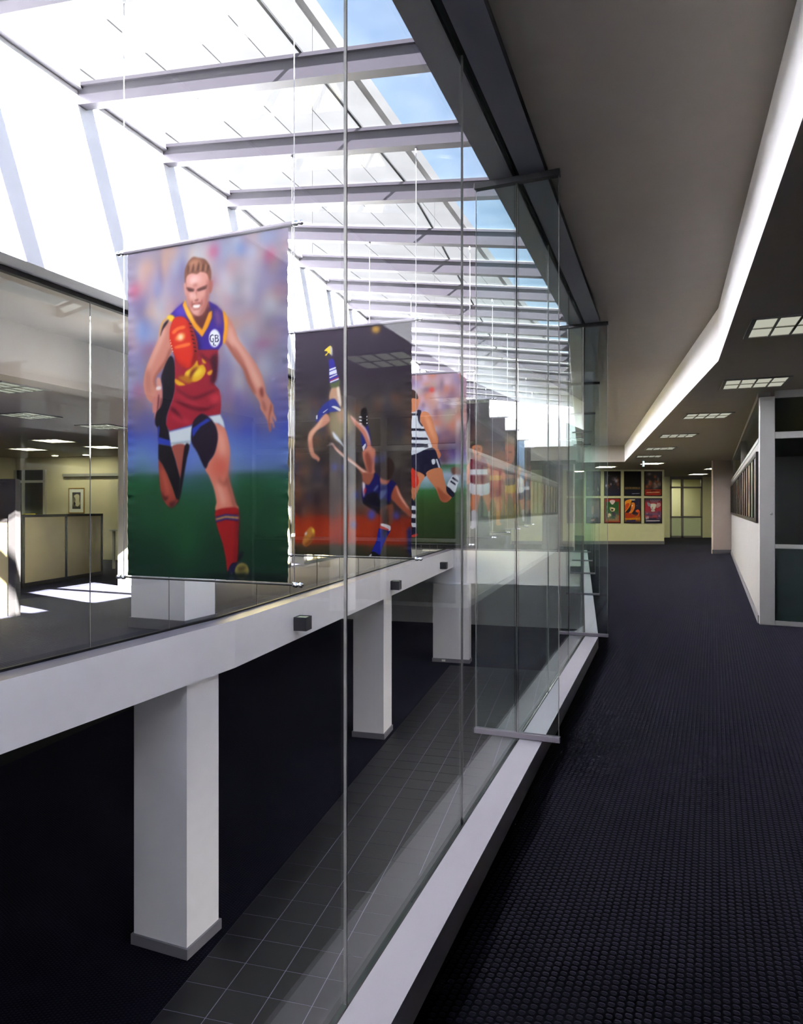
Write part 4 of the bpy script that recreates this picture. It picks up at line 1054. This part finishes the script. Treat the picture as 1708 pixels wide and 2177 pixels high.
# ------------------------------------------------------------------ poster wall at the far end
box('wall_posters', F0, 27.3, 27.5, 4.4, 10.52, 0, 2.98, 'wall_g', label='cream end wall carrying two rows of posters', **S)
box('baseboard_posters', F0, 27.27, 27.3, 4.4, 10.52, 0, 0.13, 'skirt', label='grey skirting under the posters', **S)
def poster_art(k):
    rng = random.Random(100 + k); cv = Canvas(56, 82, 1000, 1470)
    if k == 'x': return cv
    A = cv.poly
    if k == 0:
        cv.vgrad([(0, (40, 40, 48)), (1470, (36, 34, 40))]); cv.crowd(1000, 1400, [(150, 150, 140), (60, 60, 60)], 20, 40, 90, rng)
    elif k == 1:
        cv.vgrad([(0, (24, 20, 28)), (900, (40, 30, 44)), (1470, (24, 26, 60))]); cv.crowd(300, 1000, [(150, 80, 50), (180, 180, 200), (30, 30, 60)], 14, 50, 110, rng)
    elif k == 2:
        cv.vgrad([(0, (16, 15, 18)), (950, (18, 16, 18)), (960, (110, 90, 60)), (1090, (100, 80, 50)), (1110, (20, 22, 40)), (1470, (20, 22, 44))]); A([(450, 1360), (950, 1340), (950, 1370), (450, 1390)], (170, 170, 190), 4, 'p')
    elif k == 3:
        cv.vgrad([(0, (50, 40, 40)), (1080, (46, 40, 50)), (1100, (150, 44, 26)), (1470, (160, 40, 24))]); cv.crowd(100, 1000, [(190, 100, 40), (40, 40, 60), (120, 60, 40), (150, 150, 150)], 26, 50, 120, rng)
        A([(100, 1280), (900, 1260), (900, 1300), (100, 1320)], (220, 190, 150), 4, 'p'); A([(380, 1150), (700, 1150), (700, 1200), (380, 1200)], (30, 20, 24), 4, 'p')
    elif k == 4:
        cv.vgrad([(0, (60, 56, 60)), (200, (120, 112, 112)), (1100, (110, 104, 120)), (1180, (44, 40, 46)), (1470, (44, 40, 44))]); A([(380, 500), (480, 440), (540, 620), (500, 950), (360, 900)], (176, 150, 140)); A([(330, 1300), (560, 1260), (560, 1360), (340, 1380)], (180, 120, 110))
    elif k == 5:
        cv.vgrad([(0, (170, 40, 30)), (180, (150, 40, 34)), (190, (40, 84, 46)), (650, (44, 90, 50)), (1200, (90, 110, 110)), (1320, (150, 120, 84)), (1470, (150, 44, 34))])
        A([(0, 0), (60, 0), (60, 1470), (0, 1470)], (160, 40, 34), 3, 'p'); A([(940, 0), (1000, 0), (1000, 1470), (940, 1470)], (160, 40, 34), 3, 'p')
        A([(320, 130), (500, 60), (680, 130), (560, 330), (440, 330)], (220, 200, 210)); A([(340, 520), (600, 560), (680, 620), (620, 760), (460, 780), (360, 700)], (220, 200, 170)); A([(420, 640), (560, 640), (560, 720), (430, 730)], (40, 30, 40))
        A([(180, 980), (300, 900), (420, 1000), (380, 1150), (220, 1140)], (210, 210, 190)); A([(480, 800), (720, 900), (760, 1060), (540, 1040)], (70, 60, 90)); cv.crowd(900, 1250, [(60, 90, 90), (170, 120, 90)], 10, 50, 90, rng)
    elif k == 6:
        cv.vgrad([(0, (34, 36, 70)), (900, (40, 32, 50)), (1100, (170, 80, 30)), (1250, (200, 130, 30)), (1470, (60, 40, 60))])
        A([(0, 200), (260, 40), (420, 60), (400, 300), (260, 560), (60, 800), (0, 820)], (236, 150, 40)); A([(0, 420), (200, 260), (300, 340), (180, 600), (0, 760)], (206, 76, 30)); A([(430, 300), (540, 220), (640, 300), (640, 560), (520, 800), (380, 900), (260, 860), (380, 700)], (230, 130, 50))
        A([(440, 420), (520, 380), (500, 470)], (250, 240, 220)); A([(700, 760), (840, 660), (960, 780), (920, 1040), (780, 1080), (860, 900)], (226, 90, 40)); A([(0, 860), (400, 920), (700, 1080), (400, 1180), (0, 1160)], (180, 60, 30)); A([(120, 1330), (700, 1300), (680, 1420), (100, 1440)], (40, 40, 90), 4, 'p')
        A([(380, 30), (640, 30), (640, 90), (380, 90)], (200, 190, 180))
    else:
        cv.vgrad([(0, (44, 50, 84)), (260, (170, 50, 60)), (700, (176, 44, 60)), (950, (120, 90, 120)), (1100, (176, 60, 70)), (1250, (44, 44, 70)), (1470, (30, 34, 70))])
        A([(330, 320), (660, 320), (640, 560), (560, 650), (420, 650), (350, 560)], (226, 226, 216)); A([(420, 640), (560, 640), (600, 780), (380, 780)], (206, 196, 190)); A([(140, 200), (340, 330), (330, 480), (180, 420)], (150, 150, 170)); A([(700, 330), (900, 250), (960, 420), (720, 560)], (190, 150, 150))
        for i in range(6): A([(380 + i * 60, 240), (330 + i * 110, 40), (360 + i * 110, 40), (400 + i * 60, 240)], (150, 140, 170), 6, 'p')
        A([(60, 1340), (900, 1330), (900, 1390), (60, 1400)], (190, 180, 190), 4, 'p'); cv.crowd(760, 1200, [(226, 210, 210), (60, 60, 110), (200, 60, 60)], 16, 40, 90, rng)
    pal = {0: [(90, 90, 86), (20, 20, 26)], 1: [(120, 70, 50), (30, 34, 70), (120, 120, 140)], 2: [(24, 22, 26)], 3: [(170, 90, 40), (30, 30, 50), (140, 60, 40)], 4: [(160, 130, 120), (90, 96, 120), (130, 90, 90)],
           5: [(60, 110, 70), (200, 180, 150), (40, 40, 50), (150, 60, 50)], 6: [(220, 110, 30), (120, 40, 24), (40, 36, 70), (240, 190, 70)], 7: [(220, 210, 210), (60, 60, 110), (190, 50, 60), (120, 110, 140)]}[k]
    for _ in range(26):       # small print detail
        cv.blob(rng.uniform(80, 920), rng.uniform(180, 1320), rng.uniform(12, 36), rng.choice(pal), 0.7, rng.uniform(12, 50))
    return cv
def framed(name, F, t, wa, wb, z0, z1, cv, label, cat, grp, mat='frame', fw=0.03, facing=-1, mount=None, pmat='poster', thick=0.025):
    """picture in the plane t = const of frame F, its face towards -t"""
    e = empty(name, F.p(t, (wa + wb) / 2, z0), label=label, cat=cat, group=grp)
    t1, t0 = t, t - thick
    box('frame_bar', F, t0, t1, wa, wb, z1 - fw, z1, mat, e); box('frame_bar', F, t0, t1, wa, wb, z0, z0 + fw, mat, e)
    box('frame_bar', F, t0, t1, wa, wa + fw, z0 + fw, z1 - fw, mat, e); box('frame_bar', F, t0, t1, wb - fw, wb, z0 + fw, z1 - fw, mat, e)
    m = fw
    if mount:
        box('mount', F, t - 0.012, t, wa + fw, wb - fw, z0 + fw, z1 - fw, 'paper', e); m = fw + mount
    tf = t - 0.014
    def place(U, V):
        w = wa + m + (wb - wa - 2 * m) * U; z = z1 - m + (z0 - z1 + 2 * m) * V
        return F.o[0] + tf * F.h[0] + w * F.n[0], F.o[1] + tf * F.h[1] + w * F.n[1], z
    sheet('print', cv, place, pmat, e, smooth=False)
    return e
cols = [(6.62, 7.24), (7.385, 7.965), (8.11, 8.77), (8.905, 9.59), (9.715, 10.43)]
cname = ['behind the glass wall', 'first clear of the glass wall', 'third from the doorway end', 'second from the doorway end', 'nearest the doorway end']
tdesc = ['dark poster with pale print', 'dark poster with grey lower band', 'dark poster with orange figures', 'nearly black poster with a tan stripe', 'dark poster with a red lower band']
bdesc = ['dim poster', 'grey poster with a pale figure', 'green and red poster with leaping players', 'navy poster with an orange and yellow face', 'red poster with a silver cup']
for i, (a, b) in enumerate(cols):
    framed('framed_poster', F0, 27.3, a, b, 1.93, 2.92, poster_art([0, 0, 1, 2, 3][i]), 'upper row ' + tdesc[i] + ', ' + cname[i], 'poster', 'posters on the end wall')
    framed('framed_poster', F0, 27.3, a, b, 0.84, 1.845, poster_art([1, 4, 5, 6, 7][i]), 'lower row ' + bdesc[i] + ', ' + cname[i], 'poster', 'posters on the end wall')

# pier and end passage with glazed door
box('wall_pier', F0, 21.6, 21.7, 9.87, 12.2, 0, 2.98, 'wall_p', label='warm grey pier beyond the wall of framed pictures', **S)
box('baseboard_pier', F0, 21.57, 21.6, 9.84, 12.2, 0, 0.13, 'skirt', label='skirting of the pier', **S)
box('wall_passage_left', F0, 33.4, 33.6, 8, 13.15, 0, 2.98, 'wall_g', label='pale wall left of the far glazed door', **S)
box('wall_passage_right', F0, 33.4, 33.6, 14.75, 20, 0, 2.98, 'wall_g', label='pale wall right of the far glazed door', **S)
d1 = empty('door_1', (13.95, 33.45, 0), label='far glazed door and side light with grey frame', kind='structure')
for a, b in ((13.15, 13.24), (13.72, 13.82), (14.68, 14.75)):
    box('jamb', F0, 33.4, 33.5, a, b, 0, 2.92, 'grey', d1)
for z0, z1 in ((0, 0.09), (0.98, 1.05), (2.42, 2.5), (2.85, 2.98)):
    box('rail', F0, 33.4, 33.5, 13.15, 14.75, z0, z1, 'grey', d1)
for a, b in ((13.24, 13.72), (13.82, 14.68)):
    box('lower_panel', F0, 33.44, 33.46, a, b, 0.09, 0.98, 'frost2', d1)
    box('pane', F0, 33.445, 33.455, a, b, 1.05, 2.42, 'glass', d1)
    box('pane', F0, 33.445, 33.455, a, b, 2.5, 2.85, 'glass', d1)

# ------------------------------------------------------------------ right-hand wall with framed pictures, glazed office front
LR = 14.2
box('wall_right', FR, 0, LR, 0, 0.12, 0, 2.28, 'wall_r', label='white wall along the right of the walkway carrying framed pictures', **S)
box('baseboard_right', FR, 0, LR, -0.015, 0, 0, 0.1, 'skirt', label='grey skirting along the right wall', **S)
w4 = empty('window_4', FR.p(5, 0.06, 2.28), label='strip of clerestory glass above the picture wall', kind='structure')
box('sill', FR, 0, LR, -0.01, 0.13, 2.28, 2.33, 'alu', w4)
box('head', FR, 0, LR, -0.01, 0.13, 2.83, 2.9, 'trim', w4)
for t, t1 in ((0.0, 6.05), (6.05, 12.1), (12.1, LR)):
    box('mullion', FR, t, t + 0.07, 0.0, 0.12, 2.33, 2.83, 'trim', w4)
    box('pane', FR, t + 0.07, t1, 0.05, 0.06, 2.33, 2.83, 'glass_dark', w4)
FQ = Frame(FR.p(0, 0)[:2], 24.55 + 90)     # pictures: t runs into the wall, w runs back along it
nums = ['first', 'second', 'third', 'fourth', 'fifth', 'sixth', 'seventh', 'eighth', 'ninth', 'tenth', 'eleventh', 'twelfth', 'thirteenth', 'fourteenth', 'fifteenth', 'sixteenth', 'seventeenth']
for i in range(17):
    rng = random.Random(500 + i); cv = Canvas(18, 22, 1000, 1250)
    base = rng.choice([(120, 110, 84), (110, 60, 50), (150, 140, 100), (70, 66, 80), (140, 100, 60), (90, 110, 80)])
    cv.vgrad([(0, tuple(min(255, c + 30) for c in base)), (1250, base)])
    cv.crowd(100, 1150, [(190, 180, 140), (150, 60, 50), (60, 60, 90), (40, 36, 40), (200, 150, 70), (96, 120, 80)], 16, 80, 200, rng)
    a = -(0.12 + (i + 1) * 0.815); b = -(0.12 + i * 0.815)
    framed('framed_picture', FQ, 0.0, a + 0.006, b - 0.006, 1.26, 2.17, cv, nums[i] + ' framed football picture along the white wall from the glazed office corner', 'picture', 'framed pictures along the right wall', fw=0.055, thick=0.03)
d2 = empty('door_2', FR.p(-0.05, 1.5, 0), label='grey aluminium glazed office front on the right', kind='structure')
box('corner_post', FR, -0.1, 0.0, 0.0, 0.17, 0, 2.83, 'alu', d2, 0.004)
box('end_post', FR, -0.1, 0.0, 3.5, 3.62, 0, 2.83, 'alu', d2)
box('mid_post', FR, -0.09, -0.01, 1.25, 1.33, 0, 2.83, 'alu', d2)
for z0, z1 in ((0, 0.055), (0.95, 1.0), (2.31, 2.39), (2.81, 2.9)):
    box('rail', FR, -0.09, -0.01, 0.17, 3.5, z0, z1, 'alu', d2)
for a, b in ((0.17, 1.25), (1.33, 3.5)):
    box('lower_panel', FR, -0.06, -0.04, a, b, 0.055, 0.95, 'frost', d2)
    box('pane', FR, -0.055, -0.045, a, b, 1.0, 2.31, 'glass_dark', d2)
    box('pane', FR, -0.055, -0.045, a, b, 2.39, 2.81, 'glass_dark', d2)
lathe('lock', FR.p(-0.1, 0.13, 1.38), (-FR.h[0], -FR.h[1], 0), [(0, 0.018), (0.012, 0.018), (0.02, 0.01)], 'slate2', d2)
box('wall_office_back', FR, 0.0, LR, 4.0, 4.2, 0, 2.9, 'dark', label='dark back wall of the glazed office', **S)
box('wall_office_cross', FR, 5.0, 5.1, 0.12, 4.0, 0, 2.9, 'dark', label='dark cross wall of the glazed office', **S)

# ------------------------------------------------------------------ office gallery across the void
box('wall_gallery', FB, 3.6, 15.0, -8.4, -8.2, 0, 2.9, 'wall_o', label='cream wall along the office gallery behind the banners', **S)
box('baseboard_gallery', FB, 3.6, 15.0, -8.2, -8.17, 0, 0.13, 'skirt', label='grey skirting of the gallery wall', **S)
box('wall_office_end', FB, 9.0, 9.15, -16, -8.4, 0, 2.9, 'wall_o', label='cream end wall of the open office', **S)
pt = empty('window_5', FB.p(9, -15.4, 0), label='dark glazed office front with pale frame at the back of the office', kind='structure')
box('dark_pane', FB, 8.96, 8.99, -16, -14.95, 0.0, 2.55, 'glass_dark', pt)
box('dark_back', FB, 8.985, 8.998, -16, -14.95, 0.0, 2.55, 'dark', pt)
for w in (-16, -15.72, -14.98):
    box('jamb', FB, 8.93, 9.0, w, w + 0.07, 0, 2.55, 'alu', pt)
box('rail', FB, 8.93, 9.0, -16, -14.9, 2.18, 2.25, 'alu', pt)
box('trim_8', FB, 8.9, 9.0, -14.3, -12.2, 2.34, 2.42, 'alu', label='pale lintel over the alcove with the framed print', **S)
cvp = Canvas(30, 40, 1000, 1400); cvp.vgrad([(0, (60, 56, 70)), (900, (150, 140, 120)), (1400, (50, 46, 52))])
cvp.poly([(200, 300), (600, 150), (850, 300), (800, 700), (900, 1000), (600, 1200), (300, 1000), (400, 600)], (206, 196, 170)); cvp.poly([(150, 900), (300, 800), (400, 1000), (250, 1100)], (40, 40, 60))
framed('framed_print', FB, 9.0, -14.15, -13.62, 1.30, 2.02, cvp, 'gold framed print with white mount on the office end wall', 'picture', None, mat='gold', fw=0.025, mount=0.10)

def screen(F, t0, t1, w, z1, name, label, n=2, grp=None):
    e = empty(name, F.p((t0 + t1) / 2, w, 0), label=label, cat='partition', group=grp)
    L = (t1 - t0) / n
    for i in range(n):
        a, b = t0 + i * L, t0 + (i + 1) * L
        box('fabric_panel', F, a + 0.035, b - 0.035, w - 0.022, w + 0.022, 0.08, z1 - 0.05, 'beige', e)
    for i in range(n + 1):
        a = t0 + i * L
        box('post', F, a - 0.035, a + 0.035, w - 0.03, w + 0.03, 0, z1, 'sframe', e)
    box('top_rail', F, t0, t1, w - 0.03, w + 0.03, z1 - 0.05, z1, 'sframe', e)
    box('bottom_rail', F, t0, t1, w - 0.03, w + 0.03, 0.0, 0.08, 'sframe', e)
    return e
FS = Frame((-6.9, 12.4), 8.5)
screen(FS, 0, 2.45, 0, 1.33, 'desk_screen', 'low beige fabric office screen of two panels with dark frame')
FW = Frame((-5.17, 9.15), 90 + 4)           # the near workstation faces the walkway
ws = empty('workstation_screen', (-5.8, 9.1, 0), label='near beige workstation screen with dark hutch at the left edge', cat='partition')
box('fabric_panel', FW, -1.9, -0.08, -0.03, 0.03, 0.04, 1.26, 'beige', ws)
box('top_rail', FW, -1.9, -0.08, -0.035, 0.035, 1.26, 1.31, 'sframe', ws)
box('bottom_rail', FW, -1.9, -0.08, -0.035, 0.035, 0.0, 0.04, 'grey', ws)
box('end_post', FW, -0.08, 0.02, -0.06, 0.05, 0, 1.83, 'sframe', ws)
box('hutch_back', FW, -1.9, -0.08, -0.06, -0.03, 1.31, 1.80, 'sframe', ws)
box('hutch_top', FW, -1.9, 0.0, -0.06, 0.03, 1.80, 1.84, 'sframe', ws)
box('pin_strip', FW, -1.9, -0.3, -0.03, -0.02, 1.66, 1.76, 'gold', ws)
pp = box('wall_planner', FW, -1.5, -0.25, -0.024, -0.02, 1.36, 1.66, 'paper', label='white paper planner pinned inside the near workstation hutch', cat='paper')

# desk with drawers further back
FD = Frame((-6.95, 16.2), 10)
dk = empty('office_desk', FD.p(0.5, 0.4, 0), label='pale office desk behind the low beige screen', cat='desk')
box('desk_top', FD, 0, 1.5, 0, 0.9, 0.90, 0.94, 'desk', dk)
for t, w in ((0.05, 0.05), (0.05, 0.80), (1.40, 0.05), (1.40, 0.80)):
    box('leg', FD, t, t + 0.05, w, w + 0.05, 0, 0.90, 'desk', dk)
box('modesty_panel', FD, 1.42, 1.44, 0.1, 0.8, 0.35, 0.88, 'desk', dk)
fc = empty('drawer_cabinet', FD.p(0.5, 0.6, 0), label='grey drawer cabinet under the pale desk', cat='cabinet')
box('body', FD, 0.22, 0.8, 0.42, 0.76, 0.02, 0.80, 'grey', fc)
for z in (0.05, 0.30, 0.55):
    dr = box('drawer', FD, 0.195, 0.22, 0.43, 0.75, z, z + 0.23, 'grey', fc)
    h = box('handle', FD, 0.18, 0.195, 0.53, 0.65, z + 0.17, z + 0.185, 'alu')
    h.parent = dr; h.matrix_parent_inverse = (Matrix.Translation(dr.location) @ Matrix.Rotation(-FD.a, 4, 'Z')).inverted()
box('paper_tray', FD, 0.2, 0.5, 0.15, 0.4, 0.94, 1.0, 'maroon', label='maroon tray standing on the pale desk', cat='tray')
box('tray_of_notes', FS, 0.05, 0.32, -0.03, 0.03, 1.33, 1.345, 'yellow', label='yellow notepad lying on top of the low beige screen', cat='notepad')

# half-height screens along the gallery beneath the second banner
FG = Frame(FB.p(0, 0)[:2], HB)
for i, (t, lb) in enumerate(((5.0, 'tall cream gallery screen nearest the viewer behind the second banner'), (9.0, 'tall cream gallery screen farther along behind the third banner'))):
    screen(FB, t, t + 3.0, -6.9, 1.5, 'gallery_screen', lb, 3, 'cream screens along the gallery')
